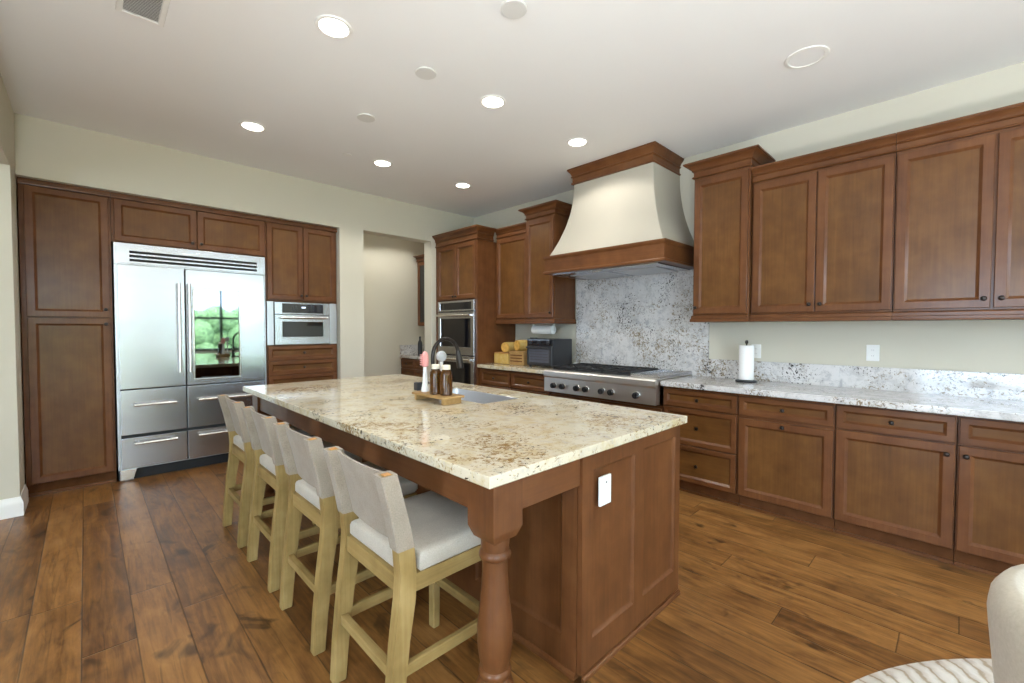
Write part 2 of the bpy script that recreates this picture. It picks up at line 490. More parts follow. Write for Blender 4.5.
# wall with the fridge niche and the pantry doorway
w = MB()
w.box(-0.52, 2.10, YF, YF + 0.165, 2.487, ZC)
w.box(2.10, 2.389, YF, YF + 0.165, 0, ZC)
w.box(2.389, 3.339, YF, YF + 0.165, 2.503, ZC)
w.box(3.339, XW + 0.25, YF, YF + 0.165, 0, ZC)
w.box(-0.52, -0.36, YF, YF + 0.165, 0, 2.487)
w.box(-0.52, -0.36, YF + 0.165, 5.85, 0, 2.55)       # niche sides, back and top
w.box(2.10, 2.20, YF + 0.165, 5.85, 0, 2.55)
w.box(-0.52, 2.20, 5.75, 5.85, 0, 2.55)
w.box(-0.36, 2.10, YF + 0.165, 5.75, 2.487, 2.55)
struct('wall_back', w, WALL)
struct('wall_right', MB().box(XW, XW + 0.12, -3.7, YF, 0, ZC), WALL)
w = MB()
w.box(-0.52, -0.354, 4.65, YF, 0, ZC)
w.box(-0.52, -0.354, 1.2, 4.65, 2.465, ZC)
struct('wall_left', w, WALL)
# the room beyond the opening at the left
w = MB()
w.box(-4.6, -0.52, 5.0, 5.12, 0, ZC)
w.box(-4.6, -4.45, -1.2, 5.0, 0, 0.2); w.box(-4.6, -4.45, -1.2, 5.0, 2.4, ZC)
w.box(-4.6, -4.45, -3.6, -1.2, 0, ZC); w.box(-4.6, -4.45, 0.6, 5.0, 0.2, 2.4)
struct('wall_side', w, WALL)
# wall behind the camera with its glazed openings
w = MB()
w.box(-4.6, -3.3, -3.7, -3.55, 0, ZC); w.box(0.3, 1.9, -3.7, -3.55, 0, ZC); w.box(3.9, 4.2, -3.7, -3.55, 0, ZC)
w.box(-3.3, 0.3, -3.7, -3.55, 2.45, ZC); w.box(1.9, 3.9, -3.7, -3.55, 2.45, ZC); w.box(1.9, 3.9, -3.7, -3.55, 0, 0.75)
struct('wall_front', w, WALL)
FRAME_DARK = simple('bronze_door_frame', (0.03, 0.027, 0.025), 0.4)
w = MB()
for x in (-3.3, -2.12, -0.94, 0.24): w.box(x, x + 0.06, -3.66, -3.58, 0, 2.45)
w.box(-3.3, 0.3, -3.66, -3.58, 2.39, 2.45); w.box(-3.3, 0.3, -3.66, -3.58, 0, 0.06)
struct('door_1', w, FRAME_DARK)
w = MB()
for x in (1.9, 2.55, 3.20, 3.84): w.box(x, x + 0.06, -3.66, -3.58, 0.75, 2.45)
for z in (0.75, 1.57, 2.39): w.box(1.9, 3.9, -3.66, -3.58, z, z + 0.06)
struct('window_1', w, FRAME_DARK)
# pantry beyond the doorway
w = MB()
w.box(2.0, 4.45, 6.45, 6.57, 0, ZC)
struct('wall_pantry_back', w, WALL)
w = MB(); w.box(4.32, 4.45, YF + 0.165, 6.45, 0, ZC); struct('wall_pantry_right', w, WALL)
w = MB(); w.box(2.0, 2.20, 5.85, 6.45, 0, ZC); w.box(2.20, 2.26, 5.152, 6.45, 2.55, ZC)
w.box(2.0, 2.26, 5.152, 6.45, 2.56, ZC); struct('wall_pantry_left', w, WALL)

def baseboard(name, pts):
    """profile swept along a plan polyline, outward to the left of travel"""
    mb = MB()
    prof = [(0.0, 0), (0.018, 0), (0.018, 0.085), (0.014, 0.105), (0.008, 0.118), (0.006, 0.135), (0.0, 0.135)]
    P = [Vector((p[0], p[1], 0)) for p in pts]
    lp = []
    for i, p in enumerate(P):
        d0 = (P[i] - P[i - 1]).normalized() if i else (P[1] - P[0]).normalized()
        d1 = (P[i + 1] - P[i]).normalized() if i < len(P) - 1 else d0
        n0 = Vector((d0.y, -d0.x, 0)); n1 = Vector((d1.y, -d1.x, 0))
        n = (n0 + n1) / (1 + n0.dot(n1))
        lp.append([tuple(p + n * a + Vector((0, 0, z))) for a, z in prof])
    mb.loops(lp)
    return struct(name, mb, TRIM_WHITE)
baseboard('baseboard_left', [(-0.52, 4.65), (-0.354, 4.65), (-0.354, 4.985)])
baseboard('baseboard_back', [(2.102, YF), (2.387, YF)])
# ground outside
struct('ground_outside', MB().box(-9, 9, -16, -3.7, -0.25, -0.1), PATIO)

# ------------------------------------------------------------------ cabinets
def knob(parent, x, z, yf, name='knob'):
    mb = MB()
    mb.lathe([(0.0045, 0.0), (0.0045, -0.010), (0.010, -0.014), (0.0135, -0.019), (0.0135, -0.023), (0.010, -0.028), (0.003, -0.030)], (x, yf, z), 'y', 16)
    return mb.build(name, BRONZE, parent)

def crown_mb(mb, x0, x1, yf, yb, z0, z1, pf, sl=True, sr=True):
    h = z1 - z0
    prof = [(0.0, 0), (0.012, 0.02), (0.016, 0.07), (0.012, 0.13), (0.004, 0.15), (0.004, 0.44), (0.014, 0.46), (0.018, 0.50), (0.014, 0.54), (0.22, 0.56), (0.30, 0.64), (0.48, 0.74), (0.78, 0.83), (0.86, 0.85), (0.86, 0.89), (1.0, 0.90), (1.0, 1.0)]
    sp = []
    for p, t in prof:
        q = p * pf if p > 0.05 else p
        sp.append((x0 - (q if sl else 0), x1 + (q if sr else 0), yf - q, yb, z0 + t * h))
    mb.rectloops(sp)

def rail_mb(mb, x0, x1, yf, yb, z0, z1, sl=0.0, sr=0.0):
    h = z1 - z0
    sp = []
    for p, t in [(0.0, 0.0), (0.014, 0.0), (0.016, 0.12), (0.016, 0.42), (0.009, 0.5), (0.009, 0.85), (0.003, 1.0)]:
        sp.append((x0 - p * sl, x1 + p * sr, yf - p, yb, z0 + t * h))
    mb.rectloops(sp)

# ---- fridge wall (fronts face -y), cabinet fronts at y = 5.07, doors proud by 2 cm
t = thing('pantry_cabinet', 'tall two-door wooden cabinet at the left end of the fridge niche', 'cabinet', (0, 5.07, 0))
MB().box(-0.352, 0.172, 0.0, 0.62, 0.10, 2.44, 0.002).build('body', WOOD_V, t)
for z0, z1, kz in ((1.424, 2.435, 1.49), (0.108, 1.414, 1.368)):
    d = MB().door(-0.322, 0.156, z0, z1, -0.02).build('door', (WOOD_V, PANEL_V), t)
    knob(d, 0.128, kz, -0.02)
MB().box(-0.352, 0.172, 0.045, 0.60, 0, 0.10).build('toe_kick', TOE, t)
MB().box(-0.352, 0.172, 0.033, 0.045, 0, 0.022).build('shoe_molding', WOOD_H, t)
m = MB(); rail_mb(m, -0.352, 0.172, -0.015, 0.60, 2.44, 2.486); m.build('cornice', WOOD_H, t)

t = thing('over_fridge_cabinet', 'wide low two-door wooden cabinet directly above the steel refrigerator', 'cabinet', (0, 5.07, 0))
MB().box(0.174, 1.352, 0.0, 0.62, 2.072, 2.44, 0.002).build('body', WOOD_V, t)
for x0, x1, kx in ((0.192, 0.769, 0.735), (0.776, 1.346, 0.803)):
    d = MB().door(x0, x1, 2.080, 2.437, -0.02).build('door', (WOOD_V, PANEL_V), t)
    knob(d, kx, 2.128, -0.02)
m = MB(); rail_mb(m, 0.174, 1.352, -0.015, 0.60, 2.44, 2.486); m.build('cornice', WOOD_H, t)

t = thing('microwave_cabinet', 'tall wooden cabinet around the built-in microwave, beside the fridge', 'cabinet', (0, 5.07, 0))
MB().box(1.354, 2.096, 0.0, 0.62, 1.62, 2.44, 0.002).box(1.354, 2.096, 0.0, 0.62, 0.10, 1.155, 0.002).box(1.354, 1.358, 0.0, 0.62, 1.155, 1.62).box(2.092, 2.096, 0.0, 0.62, 1.155, 1.62).build('body', WOOD_V, t)
for x0, x1, kx in ((1.366, 1.722, 1.697), (1.728, 2.080, 1.750)):
    d = MB().door(x0, x1, 1.640, 2.437, -0.02).build('door', (WOOD_V, PANEL_V), t)
    knob(d, kx, 1.690, -0.02)
for z0, z1 in ((0.993, 1.148), (0.838, 0.986), (0.480, 0.831), (0.108, 0.473)):
    d = MB().door(1.366, 2.080, z0, z1, -0.02, rail=0.036).build('drawer', (WOOD_H, PANEL_H), t)
    knob(d, 1.72, (z0 + z1) / 2, -0.02)
MB().box(1.354, 2.096, 0.045, 0.60, 0, 0.10).build('toe_kick', TOE, t)
m = MB(); rail_mb(m, 1.354, 2.096, -0.015, 0.60, 2.44, 2.486); m.build('cornice', WOOD_H, t)

# ---- refrigerator
t = thing('refrigerator', 'wide stainless steel built-in refrigerator with one glass door and four drawers', 'refrigerator', (0, 5.05, 0))
MB().box(0.184, 1.345, 0.0, 0.60, 0.10, 2.066).build('body', STEEL_V, t)
g = MB().box(0.186, 1.343, -0.012, 0.0, 1.885, 2.066, 0.002)
g.box(0.206, 1.325, -0.020, -0.012, 1.895, 2.035, 0.002).build('grille_panel', STEEL, t)
for k, zz in enumerate((1.993, 1.958, 1.923)):
    s = MB().box(0.285, 1.265, -0.0215, -0.0195, zz - 0.011, zz + 0.011).build('vent_slot', GRILLE_DARK, t)
MB().box(0.206, 1.327, -0.003, -0.0005, 0.108, 1.88).build('gap_lining', BLACK, t)
MB().box(0.66, 0.76, -0.0225, -0.0195, 2.015, 2.023).build('badge', STEEL_BRIGHT, t)
for xa, xb in ((0.186, 0.204), (1.329, 1.343)): MB().box(xa, xb, -0.006, 0.0, 0.105, 1.88, 0.001).build('side_trim', STEEL_V, t)
d = MB().box(0.206, 0.664, -0.03, 0.0, 0.805, 1.878, 0.004).build('door', STEEL, t)
def bar_handle_v(parent, x, z0, z1, yf):
    MB().tube([(x, yf - 0.05, z0), (x, yf - 0.05, z1)], 0.013, 16).tube([(x, yf, z0 + 0.06), (x, yf - 0.05, z0 + 0.06)], 0.009, 10).tube([(x, yf, z1 - 0.06), (x, yf - 0.05, z1 - 0.06)], 0.009, 10).build('handle', STEEL_BRIGHT, parent)
def bar_handle_h(parent, x0, x1, z, yf):
    MB().tube([(x0, yf - 0.05, z), (x1, yf - 0.05, z)], 0.013, 16).tube([(x0 + 0.03, yf, z), (x0 + 0.03, yf - 0.05, z)], 0.009, 10).tube([(x1 - 0.03, yf, z), (x1 - 0.03, yf - 0.05, z)], 0.009, 10).build('handle', STEEL_BRIGHT, parent)
bar_handle_v(d, 0.618, 0.93, 1.745, -0.03)
def ring_frame(mb, x0, x1, z0, z1, rx0, rx1, rz0, rz1, yf, t):
    def R(a, b, c, dd, y): return [(a, y, c), (b, y, c), (b, y, dd), (a, y, dd)]
    e = 0.004
    mb.loops([R(x0, x1, z0, z1, yf + t), R(x0, x1, z0, z1, yf + e), R(x0 + e, x1 - e, z0 + e, z1 - e, yf), R(rx0 - e, rx1 + e, rz0 - e, rz1 + e, yf), R(rx0, rx1, rz0, rz1, yf + e), R(rx0, rx1, rz0, rz1, yf + t)], False, False)
m = MB(); ring_frame(m, 0.672, 1.327, 0.805, 1.878, 0.735, 1.10, 0.858, 1.70, -0.03, 0.03)
d = m.build('glass_door', STEEL, t)
m = MB(); ring_frame(m, 0.722, 1.113, 0.845, 1.713, 0.737, 1.098, 0.862, 1.696, -0.034, 0.01); m.build('glass_trim', STEEL_BRIGHT, d)
MB().box(0.735, 1.10, -0.018, -0.010, 0.858, 1.70).build('glass', DOOR_GLASS, d)
bar_handle_v(d, 0.695, 0.93, 1.745, -0.03)
for (x0, x1), hx0, hx1 in (((0.206, 0.664), 0.29, 0.585), ((0.672, 1.327), 0.752, 1.21)):
    for z0, z1, hz in ((0.405, 0.795, 0.665), (0.112, 0.378, 0.33)):
        d = MB().box(x0, x1, -0.03, 0.0, z0, z1, 0.004).build('drawer', STEEL, t)
        bar_handle_h(d, hx0, hx1, hz, -0.03)
MB().box(0.186, 1.343, 0.05, 0.55, 0.0, 0.10).build('toe_grille', BLACK, t)
for x0 in (0.195, 1.22):
    MB().prism([(x0, 0.10), (x0, 0.012), (x0 + 0.085, 0.012), (x0 + 0.11, 0.10)], 'y', -0.01, 0.05, 0.002).lathe([(0.016, 0.0), (0.016, 0.012)], (x0 + 0.04, 0.02, 0), 'z', 12).build('foot', STEEL_BRIGHT, t)

# ---- built-in microwave
t = thing('microwave_oven', 'built-in stainless microwave in the cabinet right of the refrigerator', 'microwave', (0, 5.05, 0))
MB().box(1.37, 2.08, 0.02, 0.45, 1.165, 1.61).build('body', BLACK_PLASTIC, t)
for xa, xb in ((1.360, 1.422), (2.012, 2.090)): MB().box(xa, xb, 0.005, 0.019, 1.158, 1.618, 0.002).build('side_trim', STEEL_V, t)
d = MB(); ring_frame(d, 1.427, 2.007, 1.160, 1.482, 1.505, 1.930, 1.245, 1.405, -0.012, 0.03)
d = d.build('door', STEEL, t)
MB().box(1.505, 1.930, 0.0, 0.008, 1.245, 1.405).build('window', BLACK_GLASS, d)
m = MB().tube([(1.47, -0.045, 1.45), (1.60, -0.052, 1.45), (1.84, -0.052, 1.45), (1.965, -0.045, 1.45)], 0.013, 14)
m.box(1.475, 1.495, -0.05, -0.010, 1.442, 1.458).box(1.94, 1.96, -0.05, -0.010, 1.442, 1.458).build('handle', STEEL_BRIGHT, d)
p = MB(); ring_frame(p, 1.427, 2.007, 1.487, 1.616, 1.505, 1.930, 1.503, 1.598, -0.012, 0.03)
p = p.build('control_panel', STEEL, t)
MB().box(1.505, 1.930, -0.008, 0.0, 1.503, 1.598).build('display', BLACK_GLASS, p)
for i in range(4):
    for j in range(3):
        MB().box(1.60 + i * 0.035 + (0.10 if i > 1 else 0), 1.618 + i * 0.035 + (0.10 if i > 1 else 0), -0.0095, -0.008, 1.525 + j * 0.022, 1.535 + j * 0.022).build('button', simple('grey_button', (0.10, 0.10, 0.13), 0.4) if False else BLACK_PLASTIC, p)
MB().box(1.70, 1.74, -0.0095, -0.008, 1.555, 1.57).build('clock', emitter('clock_digits', (0.6, 0.7, 1.0), 1.0), p)

# ---- range wall: thing origin at the wall line; local +x runs toward the camera (world -y), local -y faces the room
RZ = -PI / 2
def rw(name, label, cat, y0, group=None):
    return thing(name, label, cat, (XW, y0, 0), RZ, group)
# in local coordinates a world x of X becomes local y = X - XW

t = rw('oven_cabinet', 'tall wooden cabinet housing the double wall oven, beside the doorway', 'cabinet', 4.985)
b0 = 3.415 - XW
m = MB().box(0.002, 0.873, b0, -0.004, 1.70, 2.42, 0.002).box(0.002, 0.873, b0, -0.004, 0.10, 0.36, 0.002)
m.box(0.002, 0.075, b0, -0.004, 0.36, 1.70).box(0.845, 0.873, b0, -0.004, 0.36, 1.70)
m.build('body', WOOD_V, t)
for x0, x1, kx in ((0.060, 0.452, 0.425), (0.458, 0.855, 0.485)):
    d = MB().door(x0, x1, 1.712, 2.405, b0 - 0.02).build('door', (WOOD_V, PANEL_V), t)
    knob(d, kx, 1.745, b0 - 0.02)
d = MB().door(0.06, 0.855, 0.115, 0.345, b0 - 0.02).build('drawer', (WOOD_H, PANEL_H), t); knob(d, 0.46, 0.23, b0 - 0.02)
m = MB(); crown_mb(m, 0.002, 0.873, b0, 3.672 - XW, 2.42, 2.575, 0.062, False, True); m.build('cornice', WOOD_H, t)
MB().box(0.002, 0.873, b0 + 0.075, -0.01, 0, 0.10).build('toe_kick', TOE, t)

t = rw('double_oven', 'stainless double wall oven with black glass doors in the tall cabinet', 'oven', 4.985)
MB().box(0.085, 0.835, b0 + 0.005, -0.08, 0.37, 1.69).build('body', BLACK_PLASTIC, t)
p = MB(); ring_frame(p, 0.080, 0.842, 1.558, 1.692, 0.135, 0.79, 1.578, 1.668, b0 - 0.03, 0.03)
p = p.build('control_panel', STEEL, t)
MB().box(0.135, 0.79, b0 - 0.026, b0 - 0.018, 1.578, 1.668).build('display', BLACK_GLASS, p)
for z0, z1 in ((1.005, 1.548), (0.40, 0.992)):
    d = MB(); ring_frame(d, 0.080, 0.842, z0, z1, 0.145, 0.775, z0 + 0.10, z1 - 0.085, b0 - 0.03, 0.03)
    d = d.build('oven_door', STEEL, t)
    MB().box(0.145, 0.775, b0 - 0.026, b0 - 0.016, z0 + 0.10, z1 - 0.085).build('window', BLACK_GLASS, d)
    m = MB().tube([(0.115, b0 - 0.075, z1 - 0.042), (0.80, b0 - 0.075, z1 - 0.042)], 0.014, 14)
    m.box(0.125, 0.15, b0 - 0.075, b0 - 0.028, z1 - 0.052, z1 - 0.032).box(0.765, 0.79, b0 - 0.075, b0 - 0.028, z1 - 0.052, z1 - 0.032).build('handle', STEEL_BRIGHT, d)

def wall_cab(name, label, ystart, width, xfront, doors, dz, ztop, zbot, crown, rail=(0, 0), sides=(False, False), group=None):
    t = rw(name, label, 'cabinet', ystart, group)
    yf = xfront + 0.02 - XW
    MB().box(0.001, width - 0.001, yf, -0.022, zbot, ztop, 0.002).build('body', WOOD_V, t)
    for x0, x1, kx in doors:
        d = MB().door(x0, x1, dz[0], dz[1], yf - 0.02).build('door', (WOOD_V, PANEL_V), t)
        if kx is not None: knob(d, kx, dz[0] + 0.052, yf - 0.02)
    m = MB(); crown_mb(m, 0.0005, width - 0.0005, yf, -0.022, ztop, crown[0], crown[1], *sides); m.build('cornice', WOOD_H, t)
    m = MB(); rail_mb(m, 0.0005, width - 0.0005, yf - 0.006, -0.022, zbot - 0.055, zbot - 0.001, *rail); m.build('light_rail', WOOD_H, t)
    return t
wall_cab('wall_cabinet', 'single-door wooden wall cabinet between the oven tower and a taller cabinet', 4.108, 0.556, 3.709, [(0.012, 0.548, None)], (1.462, 2.44), 2.46, 1.45, (2.572, 0.055))
wall_cab('tall_wall_cabinet', 'taller wooden wall cabinet left of the range hood, above the black toaster oven', 3.550, 0.434, 3.665, [(0.012, 0.422, 0.392)], (1.462, 2.565), 2.59, 1.45, (2.712, 0.07), (0, 1), (True, True))
wall_cab('tall_wall_cabinet', 'taller wooden wall cabinet right of the range hood, above the stone backsplash edge', 1.596, 0.436, 3.665, [(0.012, 0.424, 0.035)], (1.462, 2.565), 2.59, 1.45, (2.712, 0.07), (1, 0), (True, True))
G = 'two-door wall cabinets right of the hood'
wall_cab('wall_cabinet', 'two-door wooden wall cabinet above the standing paper towel roll', 1.158, 0.839, 3.71, [(0.012, 0.418, 0.390), (0.425, 0.832, 0.455)], (1.462, 2.445), 2.465, 1.45, (2.572, 0.055), group=G)
wall_cab('wall_cabinet', 'two-door wooden wall cabinet cut off by the right picture edge, above the wall outlet', 0.318, 0.88, 3.71, [(0.008, 0.425, 0.398), (0.437, 0.872, 0.467)], (1.462, 2.445), 2.465, 1.45, (2.572, 0.055), group=G)

def base_cab(name, label, ystart, width, fronts, xfront=3.45, group=None):
    t = rw(name, label, 'cabinet', ystart, group)
    yf = xfront + 0.02 - XW
    MB().box(0.001, width - 0.001, yf, -0.022, 0.10, 0.862, 0.002).build('body', WOOD_V, t)
    for kind, x0, x1, z0, z1, kx, kz in fronts:
        d = MB().door(x0, x1, z0, z1, yf - 0.02, rail=0.034 if kind == 'drawer' else 0.046).build(kind, (WOOD_H, PANEL_H) if kind == 'drawer' else (WOOD_V, PANEL_V), t)
        if kx is not None: knob(d, kx, kz, yf - 0.02)
    MB().box(0.001, width - 0.001, 3.520 - XW, -0.03, 0, 0.10).build('toe_kick', TOE, t)
    MB().box(0.001, width - 0.001, 3.508 - XW, 3.520 - XW, 0, 0.02).build('shoe_molding', WOOD_H, t)
    return t
G = 'base cabinets along the range wall'
base_cab('base_cabinet', 'three-drawer wooden base cabinet directly right of the range', 1.742, 0.592, [('drawer', 0.010, 0.585, 0.705, 0.842, 0.297, 0.773), ('drawer', 0.010, 0.585, 0.405, 0.695, 0.297, 0.55), ('drawer', 0.010, 0.585, 0.108, 0.397, 0.297, 0.25)], group=G)
base_cab('base_cabinet', 'wooden base cabinet under the paper towels, its door knob at top centre', 1.149, 0.587, [('drawer', 0.008, 0.580, 0.705, 0.842, 0.294, 0.773), ('door', 0.008, 0.580, 0.108, 0.680, 0.294, 0.655)], group=G)
base_cab('base_cabinet', 'wooden base cabinet under the wall outlet, door knob at upper right corner', 0.561, 0.553, [('drawer', 0.008, 0.546, 0.705, 0.850, 0.277, 0.778), ('door', 0.008, 0.546, 0.108, 0.693, 0.514, 0.640)], group=G)
base_cab('base_cabinet', 'wooden base cabinet at the right picture edge, door knob at upper left corner', 0.007, 0.56, [('drawer', 0.008, 0.552, 0.705, 0.850, 0.28, 0.778), ('door', 0.008, 0.552, 0.108, 0.693, 0.036, 0.640)], group=G)
base_cab('base_cabinet', 'wooden base cabinet left of the range, beneath the toaster oven', 3.572, 0.598, [('drawer', 0.008, 0.592, 0.668, 0.838, 0.30, 0.753), ('door', 0.008, 0.298, 0.108, 0.655, 0.27, 0.60), ('door', 0.304, 0.592, 0.108, 0.655, 0.33, 0.60)], group=G)
base_cab('base_cabinet', 'wooden base cabinet against the oven tower, beneath the yellow snack containers', 4.110, 0.537, [('drawer', 0.008, 0.530, 0.668, 0.838, 0.27, 0.753), ('door', 0.008, 0.530, 0.108, 0.655, 0.49, 0.60)], group=G)

# range cabinet under the cooktop
t = rw('range_base_cabinet', 'low dark wooden cabinet under the steel rangetop', 'cabinet', 2.972)
MB().box(0.001, 1.227, 3.47 - XW, -0.022, 0.10, 0.690, 0.002).build('body', WOOD_V, t)
for x0, x1 in ((0.008, 0.608), (0.616, 1.220)):
    d = MB().door(x0, x1, 0.40, 0.665, 3.45 - XW, rail=0.04).build('drawer', (WOOD_H, PANEL_H), t); knob(d, (x0 + x1) / 2, 0.55, 3.45 - XW)
    d = MB().door(x0, x1, 0.108, 0.392, 3.45 - XW, rail=0.04).build('drawer', (WOOD_H, PANEL_H), t); knob(d, (x0 + x1) / 2, 0.25, 3.45 - XW)
MB().box(0.001, 1.227, 3.520 - XW, -0.03, 0, 0.10).build('toe_kick', TOE, t)

# ---- worktops and splash on the range wall
def slab(name, label, x0, x1, y0, y1, z0, z1, mat, hole=None):
    e = 0.004
    m = MB()
    def R(i, z): return [(x0 + i, y0 + i, z), (x1 - i, y0 + i, z), (x1 - i, y1 - i, z), (x0 + i, y1 - i, z)]
    lp = [R(e, z0), R(0, z0 + e), R(0, z1 - e), R(e * 0.3, z1 - e * 0.3), R(e, z1)]
    if hole:
        a, b, c, d = hole
        def H(i, z): return [(a - i, c - i, z), (b + i, c - i, z), (b + i, d + i, z), (a - i, d + i, z)]
        lp += [H(0.003, z1), H(0, z1 - 0.003), H(0, z0)]
        m.loops(lp + [lp[0]], False, False)
        bmesh.ops.remove_doubles(m.bm, verts=m.bm.verts, dist=1e-6)
    else:
        m.loops(lp)
    return tag(m.build(name, mat, None, 30), label, 'countertop')
slab('countertop', 'white speckled granite worktop running right of the range to the picture edge', 3.41, 4.045, -0.56, 1.735, 0.864, 0.906, GRANITE_WHITE)
slab('countertop', 'short granite worktop left of the range under the toaster oven', 3.41, 4.068, 2.980, 4.106, 0.864, 0.906, GRANITE_GOLD)
tag(MB().box(4.048, 4.069, 1.606, 3.10, 0.907, 2.05, 0.001).build('backsplash', GRANITE_WHITE), 'full-height white granite slab on the wall behind the range', 'backsplash')
tag(MB().box(4.048, 4.069, -0.56, 1.604, 0.866, 1.066, 0.002).build('backsplash', GRANITE_WHITE), 'low white granite strip along the wall behind the right-hand worktop', 'backsplash')

# ---- rangetop
t = rw('rangetop', 'stainless steel gas rangetop with seven black knobs and a griddle', 'rangetop', 2.970)
W_ = 1.222
xf = 3.352 - XW
m = MB()
m.prism([(xf, 0.705), (xf, 0.845), (xf - 0.012, 0.862), (xf - 0.012, 0.905), (xf, 0.918), (3.44 - XW, 0.918), (4.046 - XW, 0.918), (4.046 - XW, 0.885), (3.425 - XW, 0.885), (3.425 - XW, 0.705)], 'x', 0.001, W_ - 0.001, 0.0)
m.build('body', STEEL_RANGE, t)
MB().box(0.0015, W_ - 0.0015, -0.06, -0.025, 0.918, 0.945, 0.003).build('rear_trim', STEEL, t)
MB().box(W_ - 0.022, W_ - 0.001, 3.42 - XW, -0.06, 0.918, 0.940, 0.002).build('side_trim', STEEL, t)
for wy in (2.833, 2.722, 2.548, 2.443, 2.266, 2.168, 1.920):
    lx = 2.970 - wy
    k = MB().lathe([(0.029, 0.0), (0.030, -0.005), (0.028, -0.008)], (lx, xf, 0.772), 'y', 20, mi=0)
    k = k.build('bezel', STEEL_BRIGHT, t)
    MB().lathe([(0.0275, -0.008), (0.0275, -0.034), (0.024, -0.042), (0.010, -0.044)], (lx, xf, 0.772), 'y', 20).box(lx - 0.006, lx + 0.006, xf - 0.052, xf - 0.040, 0.772 - 0.022, 0.772 + 0.022, 0.002).build('knob', KNOB_BLACK, k)
MB().box(0.012, 0.915, 3.47 - XW, -0.07, 0.9185, 0.924).build('burner_tray', IRON, t)
for i in range(3):
    gx0, gx1 = 0.016 + i * 0.3, 0.310 + i * 0.3
    gy0, gy1 = 3.475 - XW, -0.075
    g = MB()
    for yy in (gy0, (gy0 + gy1) / 2 - 0.006, gy1 - 0.012): g.box(gx0, gx1, yy, yy + 0.012, 0.942, 0.956, 0.002)
    for xx in (gx0, gx1 - 0.012): g.box(xx, xx + 0.012, gy0, gy1, 0.942, 0.956, 0.002)
    for cy in ((gy0 * 0.75 + gy1 * 0.25), (gy0 * 0.25 + gy1 * 0.75)):
        cx = (gx0 + gx1) / 2
        for a in range(8):
            ca, sa = math.cos(a * PI / 4), math.sin(a * PI / 4)
            L_ = 0.135 if a % 2 == 0 else 0.16
            g.tube([(cx + 0.035 * ca, cy + 0.035 * sa, 0.95), (cx + L_ * ca * 0.98, cy + (L_ * 0.93) * sa, 0.95)], 0.0055, 6)
    for xx in (gx0 + 0.006, gx1 - 0.006):
        for yy in (gy0 + 0.006, gy1 - 0.006): g.box(xx - 0.006, xx + 0.006, yy - 0.006, yy + 0.006, 0.924, 0.945)
    g.build('grate', IRON, t)
    for cy in ((gy0 * 0.75 + gy1 * 0.25), (gy0 * 0.25 + gy1 * 0.75)):
        MB().lathe([(0.055, 0.924), (0.055, 0.930), (0.045, 0.932), (0.04, 0.940), (0.015, 0.942)], ((gx0 + gx1) / 2, cy, 0), 'z', 18).build('burner', IRON, t)
m = MB().box(0.925, 1.195, 3.46 - XW, -0.065, 0.918, 0.926, 0.002)
m.box(0.925, 1.195, 3.46 - XW, 3.475 - XW, 0.926, 0.94, 0.002).box(0.925, 0.935, 3.475 - XW, -0.065, 0.926, 0.94, 0.002).box(1.185, 1.195, 3.475 - XW, -0.065, 0.926, 0.94, 0.002)
m.build('griddle', STEEL, t)

# ---- range hood
t = thing('range_hood', 'flared cream plaster range hood with wooden band and cornice over the rangetop', 'range hood', (XW, 2.337, 0), RZ)
m = MB(); lp = []
for i in range(17):
    u = i / 16
    z = 2.062 + u * 0.74
    s = (1 - u) ** 2.1
    hw = 0.435 + 0.190 * s
    yf = (3.56 - 0.17 * s) - XW
    r = 0.012
    lp.append([(-hw + r, yf, z), (hw - r, yf, z), (hw, yf + r, z), (hw, -0.004, z), (-hw, -0.004, z), (-hw, yf + r, z)])
m.loops(lp); m.build('body', PLASTER, t, 50)
def band(mb, w, yf, z0, z1):
    sp = []
    for p, q in [(0.010, 0.0), (0.014, 0.02), (0.014, 0.10), (0.0, 0.16), (0.0, 0.80), (0.010, 0.86), (0.016, 0.92), (0.016, 1.0)]:
        sp.append((-w - p, w + p, yf - p, -0.023, z0 + q * (z1 - z0)))
    mb.rectloops(sp)
m = MB(); band(m, 0.642, 3.362 - XW, 1.888, 2.066); m.build('band', WOOD_H, t)
m = MB(); crown_mb(m, -0.436, 0.430, 3.555 - XW, -0.004, 2.785, 2.938, 0.045); m.build('cornice', WOOD_H, t)
l = MB().box(-0.57, 0.57, 3.40 - XW, -0.05, 1.878, 1.8915, 0.002).build('liner', STEEL, t)
for x in (-0.25, 0.25):
    MB().box(x - 0.22, x + 0.22, 3.56 - XW, -0.09, 1.872, 1.8785, 0.002).build('filter', STEEL_V, l)
MB().box(-0.10, 0.0, 3.42 - XW, 3.44 - XW, 1.868, 1.8785, 0.002).build('switch', STEEL_BRIGHT, l)

# ------------------------------------------------------------------ island
IX0, IX1, IY0, IY1, IZ = 0.838, 2.157, 0.954, 3.75, 0.900
SK = (1.645, 1.968, 1.925, 2.60)
slab('island_countertop', 'large gold-flecked granite worktop of the central island with the sink cut in', IX0, IX1, IY0, IY1, 0.862, IZ, GRANITE_GOLD, SK)
t = thing('kitchen_island', 'dark wooden island base with turned corner posts under the granite worktop', 'island', (0, 0, 0))
BX0, BX1, BY0, BY1 = 1.33, 2.122, 0.997, 3.63
m = MB()
m.box(BX0, BX1, BY0, 1.89, 0.0, 0.860); m.box(BX0, BX1, 2.66, BY1, 0.0, 0.860)
m.box(BX0, BX0 + 0.03, 1.89, 2.66, 0, 0.86).box(BX1 - 0.03, BX1, 1.89, 2.66, 0, 0.86)
m.build('body', WOOD_V, t)
